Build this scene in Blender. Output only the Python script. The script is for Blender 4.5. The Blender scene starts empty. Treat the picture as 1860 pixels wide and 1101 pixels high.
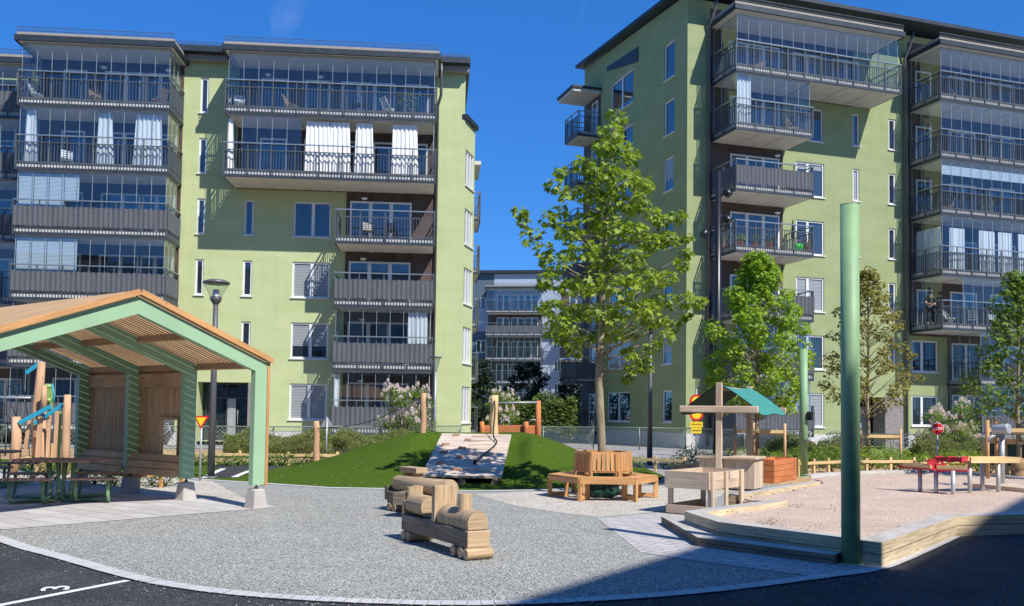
import bpy, math, random
from mathutils import Vector, Matrix, noise
from math import radians as R, sin, cos, pi, tan, atan, atan2, sqrt
random.seed(7)
rnd = random.uniform
C = bpy.context.scene.collection
SC = bpy.context.scene

# ---------------------------------------------------------------- camera, sky, sun
EYE = 1.75; FPX = 1650.0; PCX, PCY = 930.0, 673.0; PITCH = R(2.6); ROLL = atan(.0134)
cd = bpy.data.cameras.new('camera'); cam = bpy.data.objects.new('camera', cd); C.objects.link(cam)
cam.matrix_world = Matrix.Translation((0, 0, EYE)) @ Matrix.Rotation(pi/2 + PITCH, 4, 'X') @ Matrix.Rotation(ROLL, 4, 'Z')
cd.sensor_width = 36; cd.lens = FPX/1860*36; cd.shift_y = (PCY-550.5)/1860; cd.clip_end = 3000; cd.clip_start = .1
SC.camera = cam
SUN_EL = R(48); SUN_H = Vector((.65, -.76)).normalized()
sun_dir = Vector((SUN_H.x*cos(SUN_EL), SUN_H.y*cos(SUN_EL), sin(SUN_EL)))
W = bpy.data.worlds.new("World"); SC.world = W; W.use_nodes = True
nt = W.node_tree; bg = nt.nodes['Background']
sky = nt.nodes.new('ShaderNodeTexSky'); sky.sky_type = 'NISHITA'; sky.sun_disc = False
sky.sun_elevation = SUN_EL; sky.sun_rotation = atan2(SUN_H.x, SUN_H.y)
sky.air_density = 1.0; sky.dust_density = 0.15; sky.ozone_density = 3.5; sky.altitude = 200
hs = nt.nodes.new('ShaderNodeHueSaturation'); hs.inputs['Saturation'].default_value = 1.3; hs.inputs['Value'].default_value = 1.15
tint = nt.nodes.new('ShaderNodeMixRGB'); tint.blend_type = 'MULTIPLY'; tint.inputs[0].default_value = 1; tint.inputs[2].default_value = (.53, 1.22, 2.34, 1); ga = nt.nodes.new('ShaderNodeGamma'); ga.inputs[1].default_value = .6; nt.links.new(hs.outputs[0], ga.inputs[0]); nt.links.new(ga.outputs[0], tint.inputs[1])
nt.links.new(sky.outputs[0], hs.inputs['Color'])
# thin cirrus
tc = nt.nodes.new('ShaderNodeTexCoord'); mp = nt.nodes.new('ShaderNodeMapping'); mp.inputs['Scale'].default_value = (9, 3, 2.2)
mp.inputs['Rotation'].default_value = (0, R(25), 0)
nz = nt.nodes.new('ShaderNodeTexNoise'); nz.inputs['Scale'].default_value = 1.5; nz.inputs['Detail'].default_value = 9; nz.inputs['Distortion'].default_value = .6
cr = nt.nodes.new('ShaderNodeValToRGB'); cr.color_ramp.elements[0].position = .64; cr.color_ramp.elements[1].position = .95
cr.color_ramp.elements[1].color = (.3, .3, .3, 1)
mx = nt.nodes.new('ShaderNodeMixRGB'); mx.inputs[2].default_value = (7, 8, 9.5, 1)
nt.links.new(tc.outputs['Generated'], mp.inputs[0]); nt.links.new(mp.outputs[0], nz.inputs[0]); nt.links.new(nz.outputs[0], cr.inputs[0])
nt.links.new(cr.outputs[0], mx.inputs[0]); nt.links.new(tint.outputs[0], mx.inputs[1]); nt.links.new(mx.outputs[0], bg.inputs[0])
bg.inputs[1].default_value = .10
sl = bpy.data.lights.new('sun', 'SUN'); so = bpy.data.objects.new('sun', sl); C.objects.link(so)
sl.energy = 5.0; sl.angle = R(.55); sl.color = (1, .955, .88)
so.rotation_euler = sun_dir.to_track_quat('Z', 'Y').to_euler(); so.location = (0, 0, 40)
SC.view_settings.view_transform = 'Standard'; SC.view_settings.look = 'None'; SC.view_settings.exposure = 0.28; SC.view_settings.gamma = 1
SC.render.engine = 'CYCLES'
SC.cycles.transparent_max_bounces = 24; SC.cycles.max_bounces = 8

# measuring helpers: a ray through a photo pixel met with the ground, a distance or a wall, giving real positions
def ray(px, py):
    a = (px-PCX)/FPX; b = -(py-PCY)/FPX; c, s = cos(ROLL), sin(ROLL)
    a, b = a*c-b*s, a*s+b*c
    return a, cos(PITCH)-b*sin(PITCH), sin(PITCH)+b*cos(PITCH)
def G(px, py, z=0.0):
    a, y, c = ray(px, py); t = (z-EYE)/c
    return Vector((a*t, y*t, z))
def D(px, py, Y):
    a, y, c = ray(px, py); t = Y/y
    return Vector((a*t, Y, EYE+c*t))

# ---------------------------------------------------------------- mesh builder
class MB:
    def __init__(s, M=None): s.v = []; s.f = []; s.uv = []; s.mi = []; s.M = M; s.cur = 0; s.sm = []
    def _p(s, co):
        co = Vector(co)
        s.v.append(s.M @ co if s.M is not None else co); return len(s.v)-1
    def face(s, pts, uv=None, smooth=False):
        idx = [s._p(p) for p in pts]; s.f.append(idx); s.mi.append(s.cur); s.sm.append(smooth)
        if uv is None:
            p0, p1 = Vector(pts[0]), Vector(pts[1]); n = (p1-p0).cross(Vector(pts[2])-p0)
            if n.length < 1e-12: n = Vector((0, 0, 1))
            n.normalize()
            if abs(n.z) > .7: uv = [(Vector(p).x, Vector(p).y) for p in pts]
            else:
                t = Vector((-n.y, n.x, 0)).normalized(); uv = [(Vector(p).dot(t), Vector(p).z) for p in pts]
        s.uv.extend(uv)
    def obb(s, c, ax, ay, az, o=None):
        """box from centre and three half-axis vectors; uv runs along the longest"""
        c, A = Vector(c), [Vector(ax), Vector(ay), Vector(az)]
        ln = [a.length for a in A]; L = ln.index(max(ln)); ru, rv = (rnd(0, 50), rnd(0, 50)) if o is None else o
        for i in range(3):
            j, k = (i+1) % 3, (i+2) % 3
            for sg in (1, -1):
                q = [(1, 1), (-1, 1), (-1, -1), (1, -1)]
                if sg < 0: q = q[::-1]
                pts = [c+A[i]*sg+A[j]*a+A[k]*b for a, b in q]
                if k == L: uv = [(b*ln[k]+ru, a*ln[j]+rv+i) for a, b in q]
                else: uv = [(a*ln[j]+ru, b*ln[k]+rv+i) for a, b in q]
                s.face(pts, uv)
    def box(s, x0, y0, z0, x1, y1, z1, o=None):
        s.obb(((x0+x1)/2, (y0+y1)/2, (z0+z1)/2), ((x1-x0)/2, 0, 0), (0, (y1-y0)/2, 0), (0, 0, (z1-z0)/2), o)
    def bar(s, p, q, w, h, up=(0, 0, 1)):
        p, q = Vector(p), Vector(q); d = q-p; l = d.length; d.normalize(); up = Vector(up)
        sd = d.cross(up)
        if sd.length < 1e-4: sd = d.cross(Vector((0, 1, 0)))
        sd.normalize(); u = sd.cross(d)
        s.obb((p+q)/2, d*l/2, sd*w/2, u*h/2)
    def tube(s, pts, r, n=8, caps=True, smooth=True):
        pts = [Vector(p) for p in pts]; m = len(pts)
        rr = r if isinstance(r, (list, tuple)) else [r]*m
        rings = []; prev = None; l = 0; ru, rv = rnd(0, 50), rnd(0, 50)
        for i, p in enumerate(pts):
            if i == 0: d = pts[1]-p
            elif i == m-1: d = p-pts[i-1]
            else: d = (pts[i+1]-p).normalized()+(p-pts[i-1]).normalized()
            d.normalize()
            if prev is None: a = d.cross(Vector((0, 0, 1)) if abs(d.z) < .9 else Vector((0, 1, 0))).normalized()
            else: a = (prev-d*prev.dot(d)).normalized()
            prev = a; b = d.cross(a)
            rings.append([p+(a*cos(2*pi*k/n)+b*sin(2*pi*k/n))*rr[i] for k in range(n)])
        for i in range(m-1):
            l2 = l+(pts[i+1]-pts[i]).length
            for k in range(n):
                k2 = (k+1) % n; cr_ = 2*pi*rr[i]/n
                s.face([rings[i][k], rings[i][k2], rings[i+1][k2], rings[i+1][k]],
                       [(l+ru, k*cr_+rv), (l+ru, (k+1)*cr_+rv), (l2+ru, (k+1)*cr_+rv), (l2+ru, k*cr_+rv)], smooth)
            l = l2
        if caps:
            s.face(rings[0][::-1]); s.face(rings[-1])
    def prism(s, poly, z0, z1):
        n = len(poly)
        ar = sum(poly[i][0]*poly[(i+1) % n][1]-poly[(i+1) % n][0]*poly[i][1] for i in range(n))
        if ar < 0: poly = poly[::-1]
        s.face([(p[0], p[1], z1) for p in poly])
        if z0 is not None:
            s.face([(p[0], p[1], z0) for p in poly[::-1]])
            for i in range(n):
                a, b = poly[i], poly[(i+1) % n]
                s.face([(a[0], a[1], z0), (b[0], b[1], z0), (b[0], b[1], z1), (a[0], a[1], z1)])
    def lathe(s, prof, n=20, c=(0, 0, 0), smooth=True):
        c = Vector(c)
        for (r0, z0), (r1, z1) in zip(prof, prof[1:]):
            for k in range(n):
                a, b = 2*pi*k/n, 2*pi*(k+1)/n
                p = [c+Vector((r0*cos(a), r0*sin(a), z0)), c+Vector((r0*cos(b), r0*sin(b), z0)), c+Vector((r1*cos(b), r1*sin(b), z1)), c+Vector((r1*cos(a), r1*sin(a), z1))]
                if r0 < 1e-5: p = p[1:]
                elif r1 < 1e-5: p = p[:3]
                s.face(p, [(q.x, q.z) for q in p], smooth)
    def sheet(s, P, smooth=True):
        """P[i][j] grid of points"""
        for i in range(len(P)-1):
            for j in range(len(P[0])-1):
                q = [P[i][j], P[i+1][j], P[i+1][j+1], P[i][j+1]]
                s.face(q, [(i*.1, j*.1), (i*.1+.1, j*.1), (i*.1+.1, j*.1+.1), (i*.1, j*.1+.1)], smooth)
    def build(s, name, mats, parent=None, merge=False, bevel=0):
        me = bpy.data.meshes.new(name); me.from_pydata([tuple(v) for v in s.v], [], s.f)
        uvl = me.uv_layers.new(name='UVMap'); flat = [x for p in s.uv for x in p]
        uvl.data.foreach_set('uv', flat)
        if not isinstance(mats, (list, tuple)): mats = [mats]
        for m in mats: me.materials.append(m)
        me.polygons.foreach_set('material_index', s.mi); me.polygons.foreach_set('use_smooth', s.sm)
        me.update()
        o = bpy.data.objects.new(name, me); C.objects.link(o)
        if merge or any(s.sm):
            import bmesh
            bm = bmesh.new(); bm.from_mesh(me); bmesh.ops.remove_doubles(bm, verts=bm.verts, dist=1e-5); bm.to_mesh(me); bm.free()
        if bevel:
            b = o.modifiers.new('bevel', 'BEVEL'); b.width = bevel; b.segments = 2; b.limit_method = 'ANGLE'
            if not (merge or any(s.sm)):
                import bmesh
                bm = bmesh.new(); bm.from_mesh(me); bmesh.ops.remove_doubles(bm, verts=bm.verts, dist=1e-5); bm.to_mesh(me); bm.free()
        if parent is not None: o.parent = parent
        return o

def tag(o, label, cat, group=None, kind=None):
    if label: o['label'] = label
    if cat: o['category'] = cat
    if group: o['group'] = group
    if kind: o['kind'] = kind
    return o
def thing(name, label, cat, loc=(0, 0, 0), rz=0.0, group=None):
    o = bpy.data.objects.new(name, None); C.objects.link(o); o.empty_display_size = .3
    o.location = loc; o.rotation_euler = (0, 0, rz); return tag(o, label, cat, group)
def struct(name, mb, mat, label=None):
    o = mb.build(name, mat); o['kind'] = 'structure'
    if label: o['label'] = label
    return o
def dup(root, loc, rz=None, label=None, sc=None, group=None):
    r = root.copy(); C.objects.link(r); r.location = loc
    if rz is not None: r.rotation_euler = (0, 0, rz)
    if label: r['label'] = label
    if group: r['group'] = group
    if sc: r.scale = (sc, sc, sc) if not isinstance(sc, tuple) else sc
    for ch in list(root.children):
        c = ch.copy(); C.objects.link(c); c.parent = r
        for g in list(ch.children):
            d = g.copy(); C.objects.link(d); d.parent = c
    return r

# ---------------------------------------------------------------- materials
def mat(name, col, rough=.7, metal=0, spec=.5, noise_=None, bump=0, bscale=40, var=.15, scale=3, coord='Object', stretch=None, trans=0, coat=0, detail=6):
    m = bpy.data.materials.new(name); m.use_nodes = True; n = m.node_tree; b = n.nodes['Principled BSDF']
    b.inputs['Roughness'].default_value = rough; b.inputs['Metallic'].default_value = metal
    b.inputs['Specular IOR Level'].default_value = spec; b.inputs['Coat Weight'].default_value = coat
    t = n.nodes.new('ShaderNodeTexCoord'); mpn = n.nodes.new('ShaderNodeMapping'); n.links.new(t.outputs[coord], mpn.inputs[0])
    if stretch: mpn.inputs['Scale'].default_value = stretch
    z = n.nodes.new('ShaderNodeTexNoise'); z.inputs['Scale'].default_value = scale; z.inputs['Detail'].default_value = detail; z.inputs['Roughness'].default_value = .6
    n.links.new(mpn.outputs[0], z.inputs[0])
    r = n.nodes.new('ShaderNodeValToRGB'); r.color_ramp.elements[0].position = .3; r.color_ramp.elements[1].position = .7
    c2 = noise_ if noise_ else tuple(min(1, x*(1+var)) for x in col)
    c1 = col if noise_ else tuple(x*(1-var) for x in col)
    r.color_ramp.elements[0].color = (*c1, 1); r.color_ramp.elements[1].color = (*c2, 1)
    n.links.new(z.outputs[0], r.inputs[0]); n.links.new(r.outputs[0], b.inputs['Base Color'])
    if bump:
        z2 = n.nodes.new('ShaderNodeTexNoise'); z2.inputs['Scale'].default_value = bscale; z2.inputs['Detail'].default_value = 4
        n.links.new(mpn.outputs[0], z2.inputs[0])
        bp = n.nodes.new('ShaderNodeBump'); bp.inputs['Strength'].default_value = bump; bp.inputs['Distance'].default_value = .02
        n.links.new(z2.outputs[0], bp.inputs['Height']); n.links.new(bp.outputs[0], b.inputs['Normal'])
    return m
def speckle(name, cols, scale, rough=.95, bump=.5, patch=None):
    """grains of several colours (gravel, sand, asphalt)"""
    m = bpy.data.materials.new(name); m.use_nodes = True; n = m.node_tree; b = n.nodes['Principled BSDF']
    b.inputs['Roughness'].default_value = rough; b.inputs['Specular IOR Level'].default_value = .25
    t = n.nodes.new('ShaderNodeTexCoord')
    v = n.nodes.new('ShaderNodeTexVoronoi'); v.inputs['Scale'].default_value = scale; n.links.new(t.outputs['Object'], v.inputs['Vector'])
    sp = n.nodes.new('ShaderNodeSeparateColor'); n.links.new(v.outputs['Color'], sp.inputs[0])
    r = n.nodes.new('ShaderNodeValToRGB'); e = r.color_ramp.elements; r.color_ramp.interpolation = 'LINEAR'
    while len(e) < len(cols): e.new(.5)
    for i, c in enumerate(cols): e[i].position = i/(len(cols)-1); e[i].color = (*c, 1)
    n.links.new(sp.outputs[0], r.inputs[0])
    z = n.nodes.new('ShaderNodeTexNoise'); z.inputs['Scale'].default_value = .9; z.inputs['Detail'].default_value = 8; z.inputs['Roughness'].default_value = .7; n.links.new(t.outputs['Object'], z.inputs[0])
    r2 = n.nodes.new('ShaderNodeMapRange'); r2.inputs[1].default_value = .3; r2.inputs[2].default_value = .7; r2.inputs[3].default_value = (patch or (.85, 1.1))[0]; r2.inputs[4].default_value = (patch or (.85, 1.1))[1]
    n.links.new(z.outputs[0], r2.inputs[0])
    vm = n.nodes.new('ShaderNodeVectorMath'); vm.operation = 'SCALE'; n.links.new(r.outputs[0], vm.inputs[0]); n.links.new(r2.outputs[0], vm.inputs['Scale'])
    n.links.new(vm.outputs[0], b.inputs['Base Color'])
    bp = n.nodes.new('ShaderNodeBump'); bp.inputs['Strength'].default_value = bump; bp.inputs['Distance'].default_value = .02
    mh = n.nodes.new('ShaderNodeMath'); mh.operation = 'ADD'; n.links.new(v.outputs['Distance'], mh.inputs[0])
    z3 = n.nodes.new('ShaderNodeTexNoise'); z3.inputs['Scale'].default_value = 7; z3.inputs['Detail'].default_value = 6; n.links.new(t.outputs['Object'], z3.inputs[0]); n.links.new(z3.outputs[0], mh.inputs[1])
    n.links.new(mh.outputs[0], bp.inputs['Height']); n.links.new(bp.outputs[0], b.inputs['Normal'])
    return m
def wood(name, c1, c2, rough=.75, sc=1.0, knots=.35, bump=.25):
    """grain along u"""
    m = bpy.data.materials.new(name); m.use_nodes = True; n = m.node_tree; b = n.nodes['Principled BSDF']
    b.inputs['Roughness'].default_value = rough; b.inputs['Specular IOR Level'].default_value = .25
    t = n.nodes.new('ShaderNodeTexCoord'); mpn = n.nodes.new('ShaderNodeMapping'); mpn.inputs['Scale'].default_value = (1.2*sc, 22*sc, 1)
    n.links.new(t.outputs['UV'], mpn.inputs[0])
    z = n.nodes.new('ShaderNodeTexNoise'); z.inputs['Scale'].default_value = 1.6; z.inputs['Detail'].default_value = 7; z.inputs['Distortion'].default_value = .8
    n.links.new(mpn.outputs[0], z.inputs[0])
    r = n.nodes.new('ShaderNodeValToRGB'); r.color_ramp.elements[0].position = .3; r.color_ramp.elements[1].position = .72
    r.color_ramp.elements[0].color = (*c1, 1); r.color_ramp.elements[1].color = (*c2, 1); n.links.new(z.outputs[0], r.inputs[0])
    # plank to plank tone and knots
    z2 = n.nodes.new('ShaderNodeTexNoise'); z2.inputs['Scale'].default_value = .8; z2.inputs['Detail'].default_value = 2; n.links.new(t.outputs['UV'], z2.inputs[0])
    mr = n.nodes.new('ShaderNodeMapRange'); mr.inputs[1].default_value = .3; mr.inputs[2].default_value = .7; mr.inputs[3].default_value = .78; mr.inputs[4].default_value = 1.16; n.links.new(z2.outputs[0], mr.inputs[0])
    mk = n.nodes.new('ShaderNodeMapping'); mk.inputs['Scale'].default_value = (2.2*sc, 5*sc, 1); n.links.new(t.outputs['UV'], mk.inputs[0])
    vo = n.nodes.new('ShaderNodeTexVoronoi'); vo.inputs['Scale'].default_value = 1.3; n.links.new(mk.outputs[0], vo.inputs['Vector'])
    kr = n.nodes.new('ShaderNodeMapRange'); kr.inputs[1].default_value = .03; kr.inputs[2].default_value = .11; kr.inputs[3].default_value = 1-knots; kr.inputs[4].default_value = 1; n.links.new(vo.outputs['Distance'], kr.inputs[0])
    mm = n.nodes.new('ShaderNodeMath'); mm.operation = 'MULTIPLY'; n.links.new(mr.outputs[0], mm.inputs[0]); n.links.new(kr.outputs[0], mm.inputs[1])
    vm = n.nodes.new('ShaderNodeVectorMath'); vm.operation = 'SCALE'; n.links.new(r.outputs[0], vm.inputs[0]); n.links.new(mm.outputs[0], vm.inputs['Scale'])
    n.links.new(vm.outputs[0], b.inputs['Base Color'])
    bp = n.nodes.new('ShaderNodeBump'); bp.inputs['Strength'].default_value = bump; bp.inputs['Distance'].default_value = .01; n.links.new(z.outputs[0], bp.inputs['Height']); n.links.new(bp.outputs[0], b.inputs['Normal'])
    return m
def glass(name, tint, base, fres=.8):
    m = bpy.data.materials.new(name); m.use_nodes = True; n = m.node_tree; n.nodes.remove(n.nodes['Principled BSDF'])
    out = n.nodes['Material Output']; tr = n.nodes.new('ShaderNodeBsdfTransparent'); tr.inputs[0].default_value = (*tint, 1)
    gl = n.nodes.new('ShaderNodeBsdfGlossy'); gl.inputs['Roughness'].default_value = .01; gl.inputs[0].default_value = (.95, .97, 1, 1)
    fr0 = n.nodes.new('ShaderNodeLayerWeight'); fr0.inputs['Blend'].default_value = .5; fr = n.nodes.new('ShaderNodeMath'); fr.operation = 'POWER'; fr.inputs[1].default_value = 4.0; n.links.new(fr0.outputs['Facing'], fr.inputs[0])
    ma = n.nodes.new('ShaderNodeMath'); ma.operation = 'MULTIPLY_ADD'; ma.inputs[1].default_value = fres; ma.inputs[2].default_value = base
    mi = n.nodes.new('ShaderNodeMixShader'); n.links.new(fr.outputs[0], ma.inputs[0]); n.links.new(ma.outputs[0], mi.inputs[0])
    n.links.new(tr.outputs[0], mi.inputs[1]); n.links.new(gl.outputs[0], mi.inputs[2]); n.links.new(mi.outputs[0], out.inputs[0])
    return m
def leafmat(name, c1, c2, tr=.35):
    m = bpy.data.materials.new(name); m.use_nodes = True; n = m.node_tree; b = n.nodes['Principled BSDF']; out = n.nodes['Material Output']
    t = n.nodes.new('ShaderNodeTexCoord'); z = n.nodes.new('ShaderNodeTexNoise'); z.inputs['Scale'].default_value = 2.2; z.inputs['Detail'].default_value = 5
    n.links.new(t.outputs['Object'], z.inputs[0])
    g = n.nodes.new('ShaderNodeNewGeometry'); ad = n.nodes.new('ShaderNodeMath'); ad.operation = 'MULTIPLY_ADD'; ad.inputs[1].default_value = .5
    n.links.new(g.outputs['Random Per Island'], ad.inputs[0]); 
    ad2 = n.nodes.new('ShaderNodeMath'); ad2.operation = 'MULTIPLY'; ad2.inputs[1].default_value = .55; n.links.new(z.outputs[0], ad2.inputs[0]); n.links.new(ad2.outputs[0], ad.inputs[2])
    r = n.nodes.new('ShaderNodeValToRGB'); r.color_ramp.elements[0].position = .15; r.color_ramp.elements[1].position = .8
    r.color_ramp.elements[0].color = (*c1, 1); r.color_ramp.elements[1].color = (*c2, 1); n.links.new(ad.outputs[0], r.inputs[0])
    n.links.new(r.outputs[0], b.inputs['Base Color']); b.inputs['Roughness'].default_value = .5; b.inputs['Specular IOR Level'].default_value = .35
    tl = n.nodes.new('ShaderNodeBsdfTranslucent'); vm = n.nodes.new('ShaderNodeVectorMath'); vm.operation = 'MULTIPLY'; vm.inputs[1].default_value = (1.5, 1.5, .6)
    n.links.new(r.outputs[0], vm.inputs[0]); n.links.new(vm.outputs[0], tl.inputs[0])
    mi = n.nodes.new('ShaderNodeMixShader'); mi.inputs[0].default_value = tr; n.links.new(b.outputs[0], mi.inputs[1]); n.links.new(tl.outputs[0], mi.inputs[2]); n.links.new(mi.outputs[0], out.inputs[0])
    return m
M = {}
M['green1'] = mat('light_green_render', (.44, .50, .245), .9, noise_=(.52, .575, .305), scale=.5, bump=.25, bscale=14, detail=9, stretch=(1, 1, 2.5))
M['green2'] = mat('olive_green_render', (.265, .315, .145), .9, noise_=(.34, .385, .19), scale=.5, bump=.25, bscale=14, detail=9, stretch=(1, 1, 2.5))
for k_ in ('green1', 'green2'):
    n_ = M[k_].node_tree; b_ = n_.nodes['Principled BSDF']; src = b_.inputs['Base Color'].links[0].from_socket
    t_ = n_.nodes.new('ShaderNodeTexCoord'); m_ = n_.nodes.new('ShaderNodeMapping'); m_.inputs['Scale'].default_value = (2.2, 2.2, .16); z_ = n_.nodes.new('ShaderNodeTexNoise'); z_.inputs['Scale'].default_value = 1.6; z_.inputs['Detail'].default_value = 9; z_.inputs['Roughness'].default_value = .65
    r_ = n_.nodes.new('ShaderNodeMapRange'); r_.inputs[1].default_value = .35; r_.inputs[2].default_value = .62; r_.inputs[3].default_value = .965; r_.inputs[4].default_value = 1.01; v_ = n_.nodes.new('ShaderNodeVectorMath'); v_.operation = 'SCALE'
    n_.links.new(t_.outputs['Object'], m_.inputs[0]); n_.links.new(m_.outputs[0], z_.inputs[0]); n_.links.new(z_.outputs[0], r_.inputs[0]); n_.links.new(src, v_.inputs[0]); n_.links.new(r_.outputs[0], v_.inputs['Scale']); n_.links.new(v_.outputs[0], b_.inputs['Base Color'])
M['greengable'] = M['green2']
M['blue_a'] = mat('slate_blue_render', (.085, .13, .165), .9, var=.12)
M['blue_b'] = mat('pale_blue_render', (.36, .41, .50), .9, var=.08)
M['cream'] = mat('cream_render', (.62, .60, .54), .9, var=.06)
M['plinth'] = mat('plinth_concrete', (.52, .52, .51), .9, var=.12, bump=.2)
M['brown'] = mat('brown_board', (.050, .032, .026), .6, noise_=(.12, .078, .06), scale=1.3, stretch=(1, 1, .5), detail=9)
M['white'] = mat('white_frame', (.74, .74, .73), .45, var=.03)
M['conc'] = mat('balcony_concrete', (.60, .58, .54), .85, var=.09, bump=.1, scale=1.6, detail=8)
M['steel_d'] = mat('dark_steel', (.05, .062, .075), .45, metal=.3, var=.1)
M['rail'] = mat('galvanised_rail', (.085, .10, .11), .45, metal=.2, var=.15)
M['handrail'] = mat('light_handrail', (.30, .35, .36), .35, metal=.6, var=.1)
M['fabric'] = mat('grey_screen_fabric', (.10, .106, .118), .9, var=.12, scale=6)
M['roof_d'] = mat('roof_metal', (.035, .045, .055), .5, metal=.3, var=.2)
M['tan'] = mat('tan_fascia', (.33, .29, .24), .7, var=.1)
M['curtain'] = mat('white_curtain', (.80, .80, .79), .9, var=.04)
M['glass'] = glass('balcony_glass', (.80, .86, .89), .11, .8)
M['glassline'] = mat('glass_edge', (.30, .36, .38), .25, spec=.8, var=.05)
M['pane'] = mat('window_glass_dark', (.02, .028, .036), .03, spec=1.0, coat=1.0, var=.4, scale=.6)
M['paneb'] = mat('window_glass_blue', (.035, .05, .075), .03, spec=1.0, coat=1.0, var=.3, scale=.5)
def blindmat(nm, c1, c2, sc):
    m = bpy.data.materials.new(nm); m.use_nodes = True; n = m.node_tree; b = n.nodes['Principled BSDF']
    t = n.nodes.new('ShaderNodeTexCoord'); w = n.nodes.new('ShaderNodeTexWave'); w.bands_direction = 'Z'; w.inputs['Scale'].default_value = sc
    n.links.new(t.outputs['Object'], w.inputs[0]); r = n.nodes.new('ShaderNodeValToRGB'); r.color_ramp.elements[0].color = (*c1, 1); r.color_ramp.elements[1].color = (*c2, 1)
    n.links.new(w.outputs[0], r.inputs[0]); n.links.new(r.outputs[0], b.inputs['Base Color']); b.inputs['Roughness'].default_value = .5
    b.inputs['Coat Weight'].default_value = .8; b.inputs['Coat Roughness'].default_value = .03
    return m
M['blind'] = blindmat('blind_behind_glass', (.13, .15, .16), (.42, .44, .44), 4.2)
M['gravel'] = speckle('grey_gravel', [(.05, .05, .045), (.22, .22, .20), (.335, .335, .305), (.40, .40, .365), (.72, .72, .66)], 78, bump=.6, patch=(.9, 1.08))
M['beige_gravel'] = speckle('beige_gravel', [(.20, .17, .14), (.42, .38, .32), (.54, .5, .43), (.80, .76, .69)], 60, bump=.4)
M['sand'] = speckle('play_sand', [(.44, .33, .25), (.62, .47, .37), (.70, .54, .43), (.80, .65, .53)], 60, bump=.9, patch=(.86, 1.08))
M['asphalt'] = speckle('fresh_asphalt', [(.018, .018, .020), (.032, .032, .036), (.048, .048, .052), (.13, .13, .13)], 90, rough=.9, bump=.5, patch=(.65, 1.4))
M['path'] = speckle('grey_path', [(.22, .20, .19), (.33, .31, .30), (.40, .37, .36)], 30, bump=.2)
M['mulch'] = speckle('bark_mulch', [(.20, .11, .05), (.45, .29, .15), (.62, .44, .25), (.3, .18, .09)], 22, bump=.8)
M['soil'] = speckle('pale_ground', [(.16, .15, .13), (.26, .25, .22), (.32, .30, .27)], 12, bump=.4)
M['concrete'] = mat('pale_concrete', (.46, .43, .40), .9, var=.16, scale=1.5, bump=.25, bscale=60, detail=10)
M['kerb'] = mat('kerb_concrete', (.50, .49, .475), .9, var=.12, scale=4, bump=.2, bscale=70, detail=9)
M['w_larch'] = wood('larch_wood', (.40, .25, .13), (.62, .42, .245))
M['w_wall'] = wood('larch_wall', (.52, .31, .15), (.76, .49, .27))
M['w_orange'] = wood('oiled_wood', (.50, .25, .095), (.68, .38, .17), knots=.2)
M['w_red'] = wood('red_stained_wood', (.50, .16, .055), (.62, .24, .10), knots=.2)
M['w_pale'] = wood('pale_pine', (.55, .41, .29), (.70, .56, .42), knots=.3)
M['w_log'] = wood('barkless_log', (.37, .25, .14), (.60, .45, .29), knots=.4)
M['w_robinia'] = wood('robinia_log', (.50, .28, .15), (.68, .44, .27), knots=.45)
M['w_grey'] = wood('weathered_timber', (.13, .10, .075), (.30, .245, .18), knots=.4)
M['w_beam'] = wood('sandbox_timber', (.40, .32, .20), (.74, .60, .40), knots=.6)
M['w_beamtop'] = wood('weathered_beam_top', (.40, .37, .33), (.54, .51, .46), knots=.3)
M['w_yellow'] = wood('fresh_pine', (.62, .42, .19), (.78, .58, .31), knots=.3)
M['w_ramp'] = wood('ramp_planks', (.52, .42, .33), (.72, .60, .48), knots=.2)
M['w_table'] = wood('table_planks', (.36, .22, .15), (.52, .35, .26), knots=.2)
M['green_steel'] = mat('green_painted_steel', (.235, .39, .20), .55, var=.10, scale=4, detail=10)
M['green_steel_l'] = mat('light_green_frame', (.33, .52, .32), .5, var=.07, scale=1.2)
M['grey_pole'] = mat('grey_painted_pole', (.13, .125, .13), .45, metal=.3, var=.1)
M['black_pole'] = mat('black_pole', (.012, .013, .016), .35, var=.1)
M['galv'] = mat('galvanised_steel', (.40, .42, .43), .45, metal=.35, var=.15)
M['steel'] = mat('brushed_steel', (.50, .50, .49), .45, metal=.35, var=.12)
M['teal'] = mat('teal_canvas', (.04, .235, .205), .9, var=.1, scale=5, bump=.2)
M['blueplastic'] = mat('blue_plastic', (.03, .33, .48), .4, var=.05)
M['limeplastic'] = mat('lime_green_plastic', (.26, .42, .13), .4, var=.05)
M['redp'] = mat('red_paint', (.52, .03, .045), .45, var=.08)
M['yellowp'] = mat('yellow_sheet', (.85, .60, .02), .5, var=.02)
M['yellowwood'] = mat('yellow_panel', (.80, .55, .22), .6, var=.06)
M['signred'] = mat('sign_red', (.68, .015, .02), .4, var=.02)
M['signwhite'] = mat('sign_white', (.85, .85, .84), .4, var=.02)
M['signblack'] = mat('sign_black', (.015, .015, .02), .5, var=.02)
M['rope'] = mat('dark_rope', (.02, .02, .024), .8, var=.2)
M['bag'] = mat('green_watering_bag', (.012, .055, .035), .35, var=.2, scale=5)
M['bark'] = mat('maple_bark', (.15, .115, .06), .95, noise_=(.40, .34, .24), scale=5, bump=.8, bscale=25, detail=8, stretch=(1, 1, .35))
M['barkd'] = mat('dark_bark', (.07, .05, .035), .95, noise_=(.17, .13, .09), scale=7, bump=.8)
M['burlap'] = mat('burlap', (.36, .23, .12), .95, var=.25, scale=12, bump=.6)
M['leaf'] = leafmat('maple_leaves', (.09, .15, .012), (.35, .46, .06))
M['leaf2'] = leafmat('bright_leaves', (.15, .26, .02), (.36, .50, .06))
M['leaf3'] = leafmat('olive_leaves', (.11, .11, .02), (.36, .33, .10))
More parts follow.
